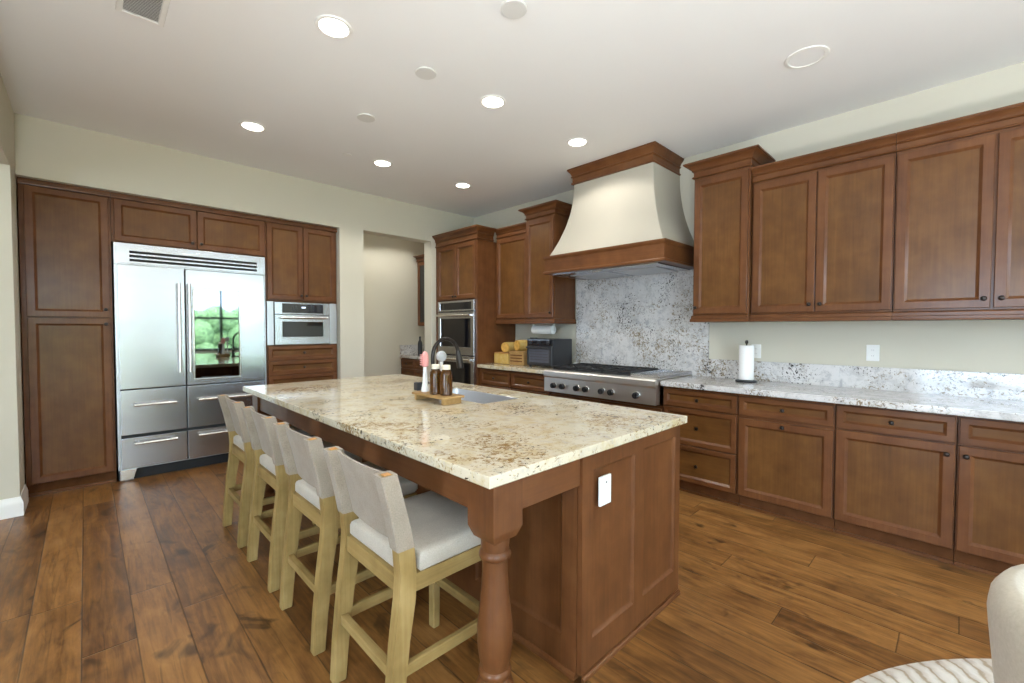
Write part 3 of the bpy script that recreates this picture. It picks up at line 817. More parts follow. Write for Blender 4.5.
# end panel facing the camera side (-y): two recessed panels with a centre stile
def panel_front(mb, frames, x0, x1, z0, z1, yf, t_):
    """flat board with several recessed rectangles, facing -Y"""
    xs = sorted({x0, x1} | {f[0] for f in frames} | {f[1] for f in frames})
    zs = sorted({z0, z1} | {f[2] for f in frames} | {f[3] for f in frames})
    bm = mb.bm
    for i in range(len(xs) - 1):
        for j in range(len(zs) - 1):
            a, b, c, d = xs[i], xs[i + 1], zs[j], zs[j + 1]
            inside = any(f[0] <= a and b <= f[1] and f[2] <= c and d <= f[3] for f in frames)
            if not inside:
                bm.faces.new([bm.verts.new(p) for p in ((a, yf, c), (b, yf, c), (b, yf, d), (a, yf, d))])
    for a, b, c, d in frames:
        def R(i, y): return [(a + i, y, c + i), (b - i, y, c + i), (b - i, y, d - i), (a + i, y, d - i)]
        mb.loops([R(0, yf), R(0.003, yf + 0.004), R(0.018, yf + 0.014)], cap0=False)
    def S(y): return [(x0, y, z0), (x1, y, z0), (x1, y, z1), (x0, y, z1)]
    mb.loops([S(yf), S(yf + t_)], cap0=False, cap1=True)
    bmesh.ops.remove_doubles(bm, verts=bm.verts, dist=1e-5)
m = MB()
panel_front(m, [(1.387, 1.692, 0.136, 0.795), (1.772, 2.072, 0.136, 0.805)], 1.318, 2.124, 0.022, 0.860, 0.975, 0.021)
m.build('end_panel', WOOD_V, t)
m = MB()
m.prism([(0.975, 0.0), (0.963, 0.0), (0.964, 0.012), (0.969, 0.018), (0.975, 0.019)], 'x', 1.318, 2.126)
m.build('shoe_molding', WOOD_H, t)
# stool side panels, facing -x (built rotated)
holder = []
m = MB()
def rot_panel(frames, u0, u1, z0, z1, xf, t_):
    mb = MB(); panel_front(mb, frames, u0, u1, z0, z1, 0.0, t_)
    for v in mb.bm.verts:
        u, n, z = v.co
        v.co = (xf + n, -u, z)
    return mb
fr = []
n_p = 4
span = (BY1 - 1.04) / n_p
for i in range(n_p):
    a = 1.02 + i * span
    fr.append((-(a + span - 0.07), -(a + 0.05), 0.135, 0.715))
rot_panel(fr, -BY1, -0.998, 0.0, 0.860, BX0 - 0.016, 0.016).build('side_panel', WOOD_V, t)
MB().prism([(BX0 - 0.016, 0.0), (BX0 - 0.030, 0.0), (BX0 - 0.028, 0.014), (BX0 - 0.020, 0.022), (BX0 - 0.016, 0.022)], 'y', 0.999, BY1).build('shoe_molding', WOOD_H, t)
# long and end aprons, posts
MB().box(0.885, 0.905, 1.101, 3.500, 0.748, 0.860, 0.002).build('apron', wood('apron_grain', *CAB, axis='y'), t)
MB().box(0.999, 1.317, 0.985, 1.005, 0.748, 0.860, 0.002).build('apron', WOOD_H, t)
MB().box(0.999, 1.313, 3.60, 3.62, 0.748, 0.860, 0.002).build('apron', WOOD_H, t)
def post(cx, cy):
    h = 0.0625
    m = MB()
    m.rectloops([(cx - h, cx + h, cy - h, cy + h, 0.860), (cx - h, cx + h, cy - h, cy + h, 0.703), (cx - h * 0.78, cx + h * 0.78, cy - h * 0.78, cy + h * 0.78, 0.668)][::-1])
    m.lathe([(0.047, 0.670), (0.046, 0.645), (0.044, 0.628), (0.050, 0.622), (0.053, 0.612), (0.050, 0.602), (0.043, 0.597), (0.0415, 0.575), (0.042, 0.545), (0.046, 0.49), (0.052, 0.43), (0.057, 0.38), (0.0585, 0.345), (0.057, 0.31), (0.052, 0.275), (0.047, 0.252), (0.046, 0.244),
             (0.052, 0.238), (0.054, 0.228), (0.050, 0.218), (0.047, 0.212), (0.055, 0.198), (0.062, 0.182), (0.066, 0.165), (0.062, 0.150), (0.056, 0.142), (0.056, 0.132), (0.0625, 0.122)], (cx, cy, 0), 'z', 32)
    m.rectloops([(cx - 0.058, cx + 0.058, cy - 0.058, cy + 0.058, 0.0), (cx - h, cx + h, cy - h, cy + h, 0.004), (cx - h, cx + h, cy - h, cy + h, 0.118), (cx - h + 0.006, cx + h - 0.006, cy - h + 0.006, cy + h - 0.006, 0.124)])
    return m
post(0.9355, 1.0375).build('post', WOOD_V, t, 40)
post(0.9355, 3.5725).build('post', WOOD_V, t, 40)

# outlet on the island end
t = tag(MB().box(1.418, 1.494, 0.965, 0.9745, 0.643, 0.758, 0.002).build('outlet_plate', WHITE_PLASTIC), 'white outlet plate on the end panel of the island', 'outlet')
MB().box(1.436, 1.476, 0.9625, 0.965, 0.662, 0.739, 0.001).build('insert', WHITE_PLASTIC, t)
MB().box(1.452, 1.460, 0.9618, 0.9625, 0.730, 0.736).build('test_button', BLACK_PLASTIC, t)
def wall_outlet(y, z, label):
    t = thing('outlet_plate', label, 'outlet', (XW, y, z), RZ)
    MB().box(-0.037, 0.037, -0.007, -0.0005, -0.058, 0.058, 0.002).build('plate', WHITE_PLASTIC, t)
    s = MB().box(-0.017, 0.017, -0.009, -0.007, -0.034, 0.034, 0.001).build('insert', WHITE_PLASTIC, t)
    for zz in (-0.02, 0.02):
        MB().box(-0.006, -0.0045, -0.0093, -0.009, zz - 0.004, zz + 0.005).box(0.0045, 0.006, -0.0093, -0.009, zz - 0.004, zz + 0.005).build('slot', SLOT_GREY, s)
wall_outlet(0.448, 1.166, 'white wall outlet above the middle of the right-hand worktop')
wall_outlet(1.215, 1.150, 'white wall outlet half hidden behind the standing paper towel roll')

# ---- sink and faucet
t = thing('sink', 'stainless steel undermount sink set into the island worktop', 'sink', (0, 0, 0))
a, b, c, d = SK
m = MB()
def RR(x0, x1, y0, y1, z, r=0.03):
    pts = []
    for cx, cy, a0 in ((x1 - r, y1 - r, 0), (x0 + r, y1 - r, 90), (x0 + r, y0 + r, 180), (x1 - r, y0 + r, 270)):
        for k in range(5):
            an = math.radians(a0 + k * 22.5)
            pts.append((cx + r * math.cos(an), cy + r * math.sin(an), z))
    return pts
g_ = 0.004
m.loops([RR(a + 0.0015, b - 0.0015, c + 0.0015, d - 0.0015, 0.8615, 0.012), RR(a + 0.0015, b - 0.0015, c + 0.0015, d - 0.0015, 0.893, 0.012), RR(a + g_, b - g_, c + g_, d - g_, 0.892, 0.014), RR(a + 0.005, b - 0.005, c + 0.005, d - 0.005, 0.862, 0.02), RR(a + 0.008, b - 0.008, c + 0.008, d - 0.008, 0.80, 0.035), RR(a + 0.012, b - 0.012, c + 0.012, d - 0.012, 0.72, 0.04), RR(a + 0.05, b - 0.05, c + 0.05, d - 0.05, 0.695, 0.04), RR(1.785, 1.815, 2.255, 2.285, 0.69, 0.012)], False, True)
m.build('basin', SINK_STEEL, t, 50)
MB().lathe([(0.045, 0.690), (0.045, 0.694), (0.03, 0.695), (0.028, 0.692)], (1.80, 2.27, 0), 'z', 20).build('drain', STEEL_BRIGHT, t)

t = thing('faucet', 'dark bronze gooseneck faucet arching over the island sink', 'faucet', (1.60, 2.375, IZ))
MB().lathe([(0.028, 0.0005), (0.028, 0.008), (0.022, 0.016), (0.019, 0.03), (0.019, 0.11), (0.014, 0.12)], (0, 0, 0), 'z', 20).build('base', BRONZE, t)
path = [(0, 0, 0.11)] + [(0, 0, 0.14 + 0.025 * i) for i in range(5)]
R_ = 0.098
for i in range(13):
    an = PI - i * (PI * 0.93) / 12
    path.append((R_ + R_ * math.cos(an), -0.012 * i / 12, 0.258 + R_ * 1.12 * math.sin(an)))
MB().tube(path, 0.0125, 14).build('spout', BRONZE, t)
e = path[-1]
MB().tube([(e[0], e[1], e[2] + 0.005), (e[0] + 0.004, e[1], e[2] - 0.025), (e[0] + 0.016, e[1], e[2] - 0.085), (e[0] + 0.020, e[1], e[2] - 0.112)], [0.0145, 0.018, 0.024, 0.022], 16).build('spray_head', BRONZE, t)
MB().tube([(0, 0.015, 0.075), (0, 0.045, 0.08), (0, 0.085, 0.10)], [0.009, 0.007, 0.006], 10).build('handle', BRONZE, t)

# ---- things on the island
t = thing('wooden_tray', 'small wooden riser tray holding amber bottles beside the sink', 'tray', (0, 0, IZ))
TX0, TX1, TY0, TY1 = 1.425, 1.575, 2.01, 2.345
MB().box(TX0, TX1, TY0, TY1, 0.034, 0.048, 0.004).build('top', TRAY_WOOD, t)
for y in (TY0 + 0.02, TY1 - 0.035):
    MB().box(TX0 + 0.01, TX1 - 0.01, y, y + 0.018, 0.0005, 0.034, 0.002).build('foot', TRAY_WOOD, t)
def bottle(x, y, label, zt=IZ + 0.0485):
    t = thing('amber_bottle', label, 'bottle', (x, y, zt), 0, 'amber bottles on the tray')
    MB().lathe([(0.033, 0.0005), (0.0365, 0.004), (0.0365, 0.118), (0.034, 0.131), (0.025, 0.141), (0.0225, 0.149)], (0, 0, 0), 'z', 24).build('glass', AMBER, t)
    MB().lathe([(0.0255, 0.1495), (0.0255, 0.173), (0.024, 0.175)], (0, 0, 0), 'z', 20).build('cap', CAP_CREAM, t)
    return t
bottle(1.496, 2.085, 'front amber bottle with cream cap, at the right on the wooden tray')
bottle(1.478, 2.163, 'amber bottle with cream cap beside the pink brush, behind the other bottle')
t = thing('scrub_brush', 'white upright scrub brush with a pink silicone head on the tray', 'brush', (1.490, 2.295, IZ + 0.0485))
MB().lathe([(0.024, 0.0005), (0.024, 0.012), (0.017, 0.05), (0.013, 0.11), (0.011, 0.16)], (0, 0, 0), 'z', 18).build('handle', WHITE_PLASTIC, t)
m = MB()
m.lathe([(0.010, 0.150), (0.021, 0.158), (0.023, 0.19), (0.021, 0.225), (0.012, 0.243), (0.003, 0.247)], (0, 0, 0), 'z', 18)
for i in range(6):
    for j in range(5):
        an = math.radians(140 + j * 24)
        m.lathe([(0.003, 0.0), (0.0025, 0.0)], (0, 0, 0), 'z', 3) if False else None
        z = 0.165 + i * 0.012
        m.tube([(0.018 * math.cos(an), 0.018 * math.sin(an), z), (0.031 * math.cos(an), 0.031 * math.sin(an), z)], 0.003, 5)
m.build('head', PINK, t)
t = thing('dish_brush', 'round white dish brush standing up beside the amber bottles', 'brush', (1.555, 2.215, IZ + 0.0485))
MB().lathe([(0.018, 0.0005), (0.019, 0.01), (0.018, 0.03), (0.010, 0.035)], (0, 0, 0), 'z', 18).build('base', WHITE_PLASTIC, t)
MB().tube([(0, 0, 0.03), (0, 0, 0.15), (0.0, 0.0, 0.185)], [0.008, 0.009, 0.011], 12).build('handle', WHITE_PLASTIC, t)
MB().lathe([(0.010, 0.022), (0.030, 0.014), (0.034, 0.0), (0.030, -0.012), (0.012, -0.016)], (0, 0, 0.218), 'y', 20).build('head', simple('grey_silicone', srgb(176, 176, 176), 0.5, noise=0.05), t)
t = tag(MB().box(1.655, 1.705, 2.645, 2.695, IZ + 0.0005, IZ + 0.055, 0.004).box(1.662, 1.698, 2.652, 2.688, IZ + 0.055, IZ + 0.058).build('sponge_holder', BLACK_PLASTIC), 'small black cube holder behind the tray on the island', 'holder')

# ------------------------------------------------------------------ bar stools (local x = world x - 0.9, centred in y)
def make_stool(label, yc):
    t = thing('bar_stool', label, 'stool', (0.9, yc, 0), 0, 'bar stools along the island')
    H = 0.2225
    rear = [(0.640, 0.0), (0.650, 0.15), (0.668, 0.34), (0.684, 0.47), (0.690, 0.55), (0.684, 0.63), (0.664, 0.74), (0.628, 0.885)]
    front = [(0.690, 0.0), (0.700, 0.15), (0.722, 0.34), (0.744, 0.47), (0.750, 0.55), (0.740, 0.63), (0.715, 0.74), (0.676, 0.885)]
    poly = [(x - 0.9, z) for x, z in rear] + [(x - 0.9, z) for x, z in reversed(front)]
    for s in (-1, 1):
        y0, y1 = (s * H, s * (H - 0.042))
        leg = MB().prism(poly, 'y', min(y0, y1), max(y0, y1), 0.004, 1)
        leg = leg.build('leg', OAK, t, 30)
        # end grain showing at the top of the post
        MB().box(0.642 - 0.9, 0.664 - 0.9, min(y0, y1) + 0.010, max(y0, y1) - 0.010, 0.8852, 0.8875).build('end_grain', ENDGRAIN, leg)
    for s in (-1, 1):
        y0, y1 = sorted((s * H, s * (H - 0.040)))
        MB().prism([(1.083 - 0.9, 0.0), (1.118 - 0.9, 0.0), (1.126 - 0.9, 0.490), (1.082 - 0.9, 0.490)], 'y', y0, y1, 0.005, 1).build('leg', OAK, t, 30)
    # seat frame
    for s in (-1, 1):
        y0, y1 = sorted((s * (H - 0.001), s * (H - 0.028)))
        MB().box(0.745 - 0.9, 1.126 - 0.9, y0, y1, 0.490, 0.548, 0.003).build('side_rail', OAK_X, t)
    MB().box(0.694 - 0.9, 0.722 - 0.9, -H + 0.043, H - 0.043, 0.490, 0.550, 0.003).build('back_rail', OAK_H, t)
    MB().box(1.090 - 0.9, 1.120 - 0.9, -H + 0.029, H - 0.029, 0.492, 0.547, 0.003).build('front_rail', OAK_H, t)
    # stretchers
    for s in (-1, 1):
        y0, y1 = sorted((s * (H - 0.008), s * (H - 0.030)))
        MB().prism([(0.704 - 0.9, 0.222), (1.092 - 0.9, 0.222), (1.092 - 0.9, 0.262), (0.706 - 0.9, 0.262)], 'y', y0, y1, 0.003, 1).build('stretcher', OAK_X, t)
    MB().box(0.668 - 0.9, 0.694 - 0.9, -H + 0.043, H - 0.043, 0.222, 0.258, 0.003).build('stretcher', OAK_H, t)
    MB().box(1.089 - 0.9, 1.114 - 0.9, -H + 0.041, H - 0.041, 0.206, 0.242, 0.003).build('stretcher', OAK_H, t)
    # cushion: notched between the back posts, domed top
    m = MB()
    def outline(i, zz):
        x0, x1, xs = 0.704 - 0.9 + i, 1.140 - 0.9 - i, 0.756 - 0.9 + i
        h1, h0 = H + 0.004 - i, H - 0.048 - i
        r = 0.02
        return [(x0, -h0, zz), (xs, -h0, zz), (xs, -h1, zz), (x1 - r, -h1, zz), (x1, -h1 + r, zz), (x1, h1 - r, zz), (x1 - r, h1, zz), (xs, h1, zz), (xs, h0, zz), (x0, h0, zz)]
    m.loops([outline(0.008, 0.550), outline(0.0, 0.560), outline(0.0, 0.592), outline(0.004, 0.604), outline(0.012, 0.611), outline(0.03, 0.6155), outline(0.07, 0.617)])
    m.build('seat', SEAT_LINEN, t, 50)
    # fabric back: sleeves round both posts joined by a slightly sagging panel
    m = MB()
    zs = [0.640, 0.70, 0.76, 0.82, 0.884]
    def px(curve, z):
        for (xa, za), (xb, zb) in zip(curve[:-1], curve[1:]):
            if za <= z <= zb: return xa + (xb - xa) * (z - za) / (zb - za)
        return curve[-1][0]
    g = 0.004
    for s in (-1, 1):
        lp = []
        for z in zs:
            a, b = px(rear, z) - 0.9 - g, px(front, z) - 0.9 + g
            yo, yi = s * (H + g), s * (H - 0.046)
            cap_pts = [(a + 0.004, yo), (b - 0.004, yo), (b, yo - s * 0.004), (b, yi), (b - 0.006, yi - s * 0.004), (a + 0.006, yi - s * 0.004), (a, yi), (a, yo - s * 0.004)]
            lp.append([(x, y, z) for x, y in cap_pts])
        m.loops(lp, True, False)
        # rim of the sleeve round the wood at the top
        top = lp[-1]
        cx = sum(p[0] for p in top) / len(top); cy = sum(p[1] for p in top) / len(top)
        inner = [(cx + (p[0] - cx) * 0.62, cy + (p[1] - cy) * 0.66, p[2] + 0.001) for p in top]
        m.loops([top, [(p[0], p[1], p[2] + 0.0025) for p in top], inner], False, False)
    n = 12
    lp = []
    hh = H - 0.044
    for z in zs:
        row = []
        c = (0.66 * px(front, z) + 0.34 * px(rear, z)) - 0.9 + 0.004
        for k in range(n + 1):
            y = -hh + 2 * hh * k / n
            sag = 0.014 * (1 - (2 * k / n - 1) ** 2)
            row.append((c - 0.006 - sag, y, z))
        for k in range(n, -1, -1):
            y = -hh + 2 * hh * k / n
            sag = 0.014 * (1 - (2 * k / n - 1) ** 2)
            row.append((c + 0.002 - sag, y, z))
        lp.append(row)
    m.loops(lp)
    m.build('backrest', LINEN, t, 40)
    return t
OAK_X = wood('pale_oak_lengthwise', srgb(122, 100, 60), srgb(150, 125, 77), srgb(172, 147, 97), axis='x', rough=0.5, coat=0.0)
s0 = make_stool('linen-backed oak bar stool nearest the turned island post', 1.425)
for y, lb in ((2.030, 'second oak bar stool from the turned post, before the two farther ones'), (2.625, 'third oak bar stool from the turned post, second from the fridge'), (3.247, 'linen-backed oak bar stool farthest along the island, closest to the fridge')):
    dup(s0, (0.9, y, 0), lb)

# ------------------------------------------------------------------ things on the range-wall worktop
t = thing('toaster_oven', 'black countertop toaster oven left of the rangetop', 'toaster oven', (3.62, 3.475, 0.906), RZ)
MB().box(0, 0.395, 0.0, 0.33, 0.018, 0.318, 0.008).build('body', BLACK_PLASTIC, t)
d = MB(); ring_frame(d, 0.012, 0.383, 0.030, 0.235, 0.045, 0.335, 0.055, 0.205, -0.012, 0.012); d = d.build('door', BLACK_PLASTIC, t)
MB().box(0.045, 0.335, -0.006, -0.001, 0.055, 0.205).build('window', simple('toaster_glass', (0.10, 0.105, 0.13), 0.12), d)
for zz in (0.085, 0.115, 0.145, 0.175): MB().box(0.06, 0.32, -0.0075, -0.0062, zz, zz + 0.006).build('rack_bar', BLACK_PLASTIC, d)
MB().tube([(0.03, -0.04, 0.222), (0.365, -0.04, 0.222)], 0.008, 10).tube([(0.05, -0.012, 0.222), (0.05, -0.04, 0.222)], 0.005, 8).tube([(0.345, -0.012, 0.222), (0.345, -0.04, 0.222)], 0.005, 8).build('handle', BLACK_PLASTIC, d)
p = MB().box(0.008, 0.387, -0.006, 0.0, 0.245, 0.312, 0.002).build('control_panel', BLACK_GLASS, t)
for x in (0.07, 0.20, 0.33):
    MB().lathe([(0.022, -0.006), (0.022, -0.020), (0.018, -0.024)], (x, 0, 0.278), 'y', 18).build('dial', BLACK_PLASTIC, p)
for x in (0.03, 0.365):
    for y in (0.03, 0.30): MB().lathe([(0.014, 0.0005), (0.016, 0.018)], (x, y, 0), 'z', 12).build('foot', BLACK_PLASTIC, t)
MB().box(0.02, 0.06, 0.03, 0.06, 0.318, 0.330, 0.003).box(0.07, 0.11, 0.03, 0.06, 0.318, 0.330, 0.003).build('top_clip', BLACK_PLASTIC, t)
tag(MB().tube([(3.955, 3.074, 1.00), (3.99, 3.045, 1.05), (4.03, 3.035, 1.10), (4.04, 3.03, 1.02), (3.99, 3.025, 0.95), (3.93, 3.035, 0.915)], 0.004, 8).build('power_cord', simple('grey_cord', srgb(160, 160, 158), 0.5)), 'grey power cord looping behind the toaster oven', 'cord')
m = MB()
m.loops([[(3.93 + r * 0.6 * math.cos(k * PI / 8), 3.02 - 0.0 + r * math.sin(k * PI / 8), 0.9065 + z) for k in range(16)] for r, z in ((0.03, 0), (0.036, 0.012), (0.034, 0.03), (0.022, 0.05), (0.012, 0.055))])
tag(m.build('salt_dish', WHITE_PLASTIC), 'small white rounded dish between the toaster oven and the rangetop', 'dish')

# paper towels
t = thing('paper_towel_holder', 'white paper towel roll standing on a black base by the stone splash', 'paper towel', (3.87, 1.228, 0.9065))
MB().lathe([(0.078, 0.0005), (0.080, 0.004), (0.080, 0.010), (0.074, 0.014)], (0, 0, 0), 'z', 32).build('base', BLACK_PLASTIC, t)
MB().lathe([(0.006, 0.014), (0.006, 0.308), (0.010, 0.312), (0.013, 0.322), (0.012, 0.334), (0.006, 0.340)], (0, 0, 0), 'z', 16).build('rod', BRONZE, t)
MB().lathe([(0.022, 0.018), (0.054, 0.018), (0.056, 0.020), (0.056, 0.293), (0.054, 0.296), (0.022, 0.296)], (0, 0, 0), 'z', 32).build('roll', PAPER, t)
t = thing('hanging_paper_towel', 'white paper towel roll mounted under the cabinet above the toaster oven', 'paper towel', (3.84, 3.57, 1.325))
MB().lathe([(0.018, 0.0), (0.050, 0.0), (0.052, -0.003), (0.052, -0.30), (0.050, -0.303), (0.018, -0.303)], (0, 0, 0), 'y', 28).build('roll', PAPER, t)
m = MB().tube([(0, 0.012, 0), (0, -0.316, 0)], 0.010, 12)
m.box(-0.012, 0.012, 0.004, 0.012, -0.014, 0.0695).box(-0.012, 0.012, -0.316, -0.308, -0.014, 0.0695).box(-0.02, 0.02, -0.316, 0.012, 0.066, 0.0695)
m.build('bracket', WHITE_PLASTIC, t)

# snack containers beside the oven tower
AMBER_LID = simple('amber_lid', srgb(206, 162, 84), 0.25, noise=0.2, nscale=30)
def jar(name, label, x, y, z, rx, w, d_, h, tilt=0.0):
    t = thing(name, label, 'container', (x, y, z), RZ, 'snack containers by the oven tower')
    t.rotation_euler = (tilt, 0, RZ + rx)
    MB().box(-w / 2, w / 2, -d_ / 2, d_ / 2, 0.0005, h, 0.012, 3).build('shell', CLEAR, t)
    c = MB()
    rnd = random.Random(int(x * 1000 + y * 77 + h * 997))
    for k in range(40):
        px_, py_, pz_ = rnd.uniform(-w / 2 + 0.02, w / 2 - 0.02), rnd.uniform(-d_ / 2 + 0.02, d_ / 2 - 0.02), rnd.uniform(0.016, h - 0.03)
        r = rnd.uniform(0.010, 0.015)
        c.lathe([(0.3 * r, -r * 0.7), (r, -0.2 * r), (r, 0.2 * r), (0.3 * r, r * 0.7)], (px_, py_, pz_), rnd.choice('xyz'), 7)
    c = c.build('contents', SNACK, t); c['kind'] = 'stuff'
    MB().box(-w / 2 + 0.004, w / 2 - 0.004, -d_ / 2 + 0.004, d_ / 2 - 0.004, h + 0.0005, h + 0.014, 0.004).build('lid', simple('tan_lid', srgb(178, 132, 74), 0.5, noise=0.1), t)
    return t
jar('snack_container', 'low amber container of yellow snacks against the oven tower', 3.74, 3.935, 0.907, 0.0, 0.26, 0.20, 0.125)
def round_jar(label, x, y, z, yaw, r=0.062, L_=0.16):
    t = thing('snack_jar', label, 'container', (x, y, z + r), RZ + yaw, 'round snack jars by the oven tower')
    MB().lathe([(r * 0.6, L_ / 2), (r * 0.94, L_ / 2 - 0.006), (r, L_ / 2 - 0.02), (r, -L_ / 2 + 0.014), (r * 0.92, -L_ / 2)], (0, 0, 0), 'y', 28).build('shell', CLEAR, t)
    MB().lathe([(r * 0.90, -L_ / 2 - 0.0005), (r * 0.96, -L_ / 2 - 0.003), (r * 0.96, -L_ / 2 - 0.016), (r * 0.80, -L_ / 2 - 0.018), (r * 0.76, -L_ / 2 - 0.012)], (0, 0, 0), 'y', 28).build('lid', AMBER_LID, t)
round_jar('round amber snack jar lying on top of the low container', 3.76, 3.900, 1.0485, 0.10)
t = thing('bread_box', 'brown wooden box with grooved front between the snack containers and toaster oven', 'box', (3.74, 3.785, 0.907), RZ)
MB().box(0.0, 0.235, -0.10, 0.16, 0.0005, 0.165, 0.006).build('body', TRAY_WOOD, t)
for z in (0.04, 0.075, 0.11): MB().box(0.02, 0.215, -0.1035, -0.1, z, z + 0.012, 0.001).build('groove', TOE, t)
round_jar('round amber snack jar lying on the brown wooden box', 3.76, 3.665, 1.0725, -0.25, 0.066)

# ------------------------------------------------------------------ pantry fittings
t = thing('pantry_base_cabinet', 'wooden base cabinet seen through the doorway in the pantry', 'cabinet', (4.315, 6.445, 0), RZ)
y_ = 3.735 - 4.315
MB().box(0.001, 1.2, y_, -0.01, 0.10, 0.855, 0.002).build('body', WOOD_V, t)
for x0, x1 in ((0.01, 0.40), (0.41, 0.80), (0.81, 1.19)):
    for z0, z1 in ((0.70, 0.84), (0.42, 0.69), (0.11, 0.41)):
        d = MB().door(x0, x1, z0, z1, y_ - 0.02, rail=0.036).build('drawer', (WOOD_H, PANEL_H), t); knob(d, (x0 + x1) / 2, (z0 + z1) / 2, y_ - 0.02)
MB().box(0.001, 1.2, y_ + 0.06, -0.02, 0, 0.10).build('toe_kick', TOE, t)
tag(MB().box(3.695, 4.318, 5.20, 6.447, 0.862, 0.902, 0.003).build('pantry_countertop', GRANITE_WHITE), 'grey granite worktop of the pantry seen through the doorway', 'countertop')
tag(MB().box(3.70, 4.315, 6.428, 6.448, 0.9025, 1.066, 0.002).build('pantry_backsplash', GRANITE_WHITE), 'short granite upstand on the pantry back wall', 'backsplash')
t = thing('pantry_wall_cabinet', 'glass-fronted wooden wall cabinet seen through the pantry doorway', 'cabinet', (4.315, 6.35, 0), RZ)
y_ = 4.0 - 4.315
MB().box(0.0, 0.018, y_, -0.005, 1.38, 2.44).box(0.782, 0.80, y_, -0.005, 1.38, 2.44).box(0.018, 0.782, y_, -0.005, 1.38, 1.40).box(0.018, 0.782, y_, -0.005, 2.42, 2.44).box(0.018, 0.782, -0.02, -0.005, 1.40, 2.42).build('body', WOOD_V, t)
for z in (1.72, 2.06): MB().box(0.019, 0.781, y_ + 0.02, -0.021, z, z + 0.016).build('shelf', WHITE_PLASTIC, t)
for x0, x1 in ((0.004, 0.397), (0.403, 0.796)):
    d = MB(); ring_frame(d, x0, x1, 1.385, 2.435, x0 + 0.06, x1 - 0.06, 1.445, 2.375, y_ - 0.022, 0.021); d = d.build('door', WOOD_V, t)
    MB().box(x0 + 0.06, x1 - 0.06, y_ - 0.012, y_ - 0.008, 1.445, 2.375).build('glass', BLACK_GLASS, d)
m = MB(); crown_mb(m, 0.0, 0.80, y_ - 0.022, -0.005, 2.44, 2.535, 0.05, True, True); m.build('cornice', WOOD_H, t)
t = thing('black_bottle', 'slim black bottle on the pantry worktop', 'bottle', (3.88, 6.12, 0.9025))
MB().lathe([(0.034, 0.0005), (0.036, 0.006), (0.036, 0.19), (0.030, 0.22), (0.016, 0.245), (0.014, 0.285)], (0, 0, 0), 'z', 20).build('body', BLACK_PLASTIC, t)
MB().lathe([(0.017, 0.2855), (0.017, 0.305), (0.012, 0.308)], (0, 0, 0), 'z', 16).build('cap', BLACK_PLASTIC, t)

COVER = simple('cover_white', srgb(216, 215, 210), 0.5)
# ------------------------------------------------------------------ ceiling fittings
def can_light(label):
    t = thing('recessed_light', label, 'ceiling light', (0, 0, ZC), 0, 'recessed ceiling lights')
    MB().lathe([(0.072, -0.004), (0.076, -0.009), (0.090, -0.007), (0.094, -0.0008), (0.072, -0.0008)], (0, 0, 0), 'z', 40).build('trim_ring', TRIM_WHITE, t)
    MB().lathe([(0.071, -0.0008), (0.071, -0.005), (0.066, -0.006)], (0, 0, 0), 'z', 36).build('lens', LENS, t)
    d = bpy.data.lights.new('can_beam', 'SPOT')
    d.energy = CAN_POWER; d.color = CAN_COLOR; d.spot_size = math.radians(142); d.spot_blend = 0.25; d.shadow_soft_size = 0.06
    o = bpy.data.objects.new('can_beam', d); o.location = (0, 0, -0.03); COL.objects.link(o); o.parent = t
    return t
spots = [((0.980, 2.375), 'lit recessed ceiling light nearest the camera, beside the air vent'), ((2.098, 2.355), 'lit recessed light over the island between two flat ceiling covers and the hood'),
         ((3.063, 2.345), 'lit recessed ceiling light just in front of the range hood cornice'), ((0.985, 3.975), 'lit recessed ceiling light in front of the refrigerator'),
         ((2.100, 3.965), 'lit recessed ceiling light in front of the wall between microwave and doorway'), ((3.060, 3.940), 'lit recessed ceiling light in front of the oven tower, deepest in the corner'),
         ((2.70, 5.75), 'recessed light inside the pantry, nearer its left wall'),
         ((3.55, 5.75), 'recessed light inside the pantry, nearer its worktop')]
c0 = can_light(spots[0][1]); c0.location = (*spots[0][0], ZC)
for (x, y), lb in spots[1:]:
    r = dup(c0, (x, y, ZC), lb)
    if y > 5:                                   # the pantry's own brighter lamps
        for ch in r.children:
            if ch.type == 'LIGHT': ch.data = ch.data.copy(); ch.data.energy = 16.0
def cover(label):
    t = thing('ceiling_cover', label, 'cover plate', (0, 0, ZC), 0, 'blank ceiling covers above the island')
    MB().lathe([(0.062, -0.0008), (0.066, -0.003), (0.066, -0.010), (0.060, -0.014)], (0, 0, 0), 'z', 32).build('plate', COVER, t)
    return t
cv = cover('blank round white ceiling cover above the near end of the island'); cv.location = (1.570, 1.605, ZC)
dup(cv, (1.561, 2.385, ZC), 'blank round white ceiling cover in the middle of the row of three')
dup(cv, (1.561, 3.200, ZC), 'blank round white ceiling cover farthest along the island')
t = thing('ceiling_speaker', 'unlit flush round ceiling speaker near the right-hand wall cabinets', 'speaker', (3.085, 0.680, ZC))
MB().lathe([(0.088, -0.003), (0.092, -0.008), (0.110, -0.006), (0.113, -0.0008), (0.088, -0.0008)], (0, 0, 0), 'z', 40).build('trim_ring', TRIM_WHITE, t)
MB().lathe([(0.087, -0.0008), (0.087, -0.004), (0.080, -0.005)], (0, 0, 0), 'z', 36).build('grille', CEIL, t)
t = thing('sprinkler_cover', 'tiny white sprinkler cap on the ceiling before the microwave', 'sprinkler', (1.765, 4.005, ZC))
MB().lathe([(0.036, -0.0008), (0.040, -0.003), (0.040, -0.006), (0.034, -0.008)], (0, 0, 0), 'z', 24).build('cap', TRIM_WHITE, t)
t = thing('air_vent', 'white louvered air vent in the ceiling at the upper picture edge', 'vent', (0, 0, ZC))
vx0, vx1, vy0, vy1 = 0.138, 0.330, 2.55, 3.015
m = MB()
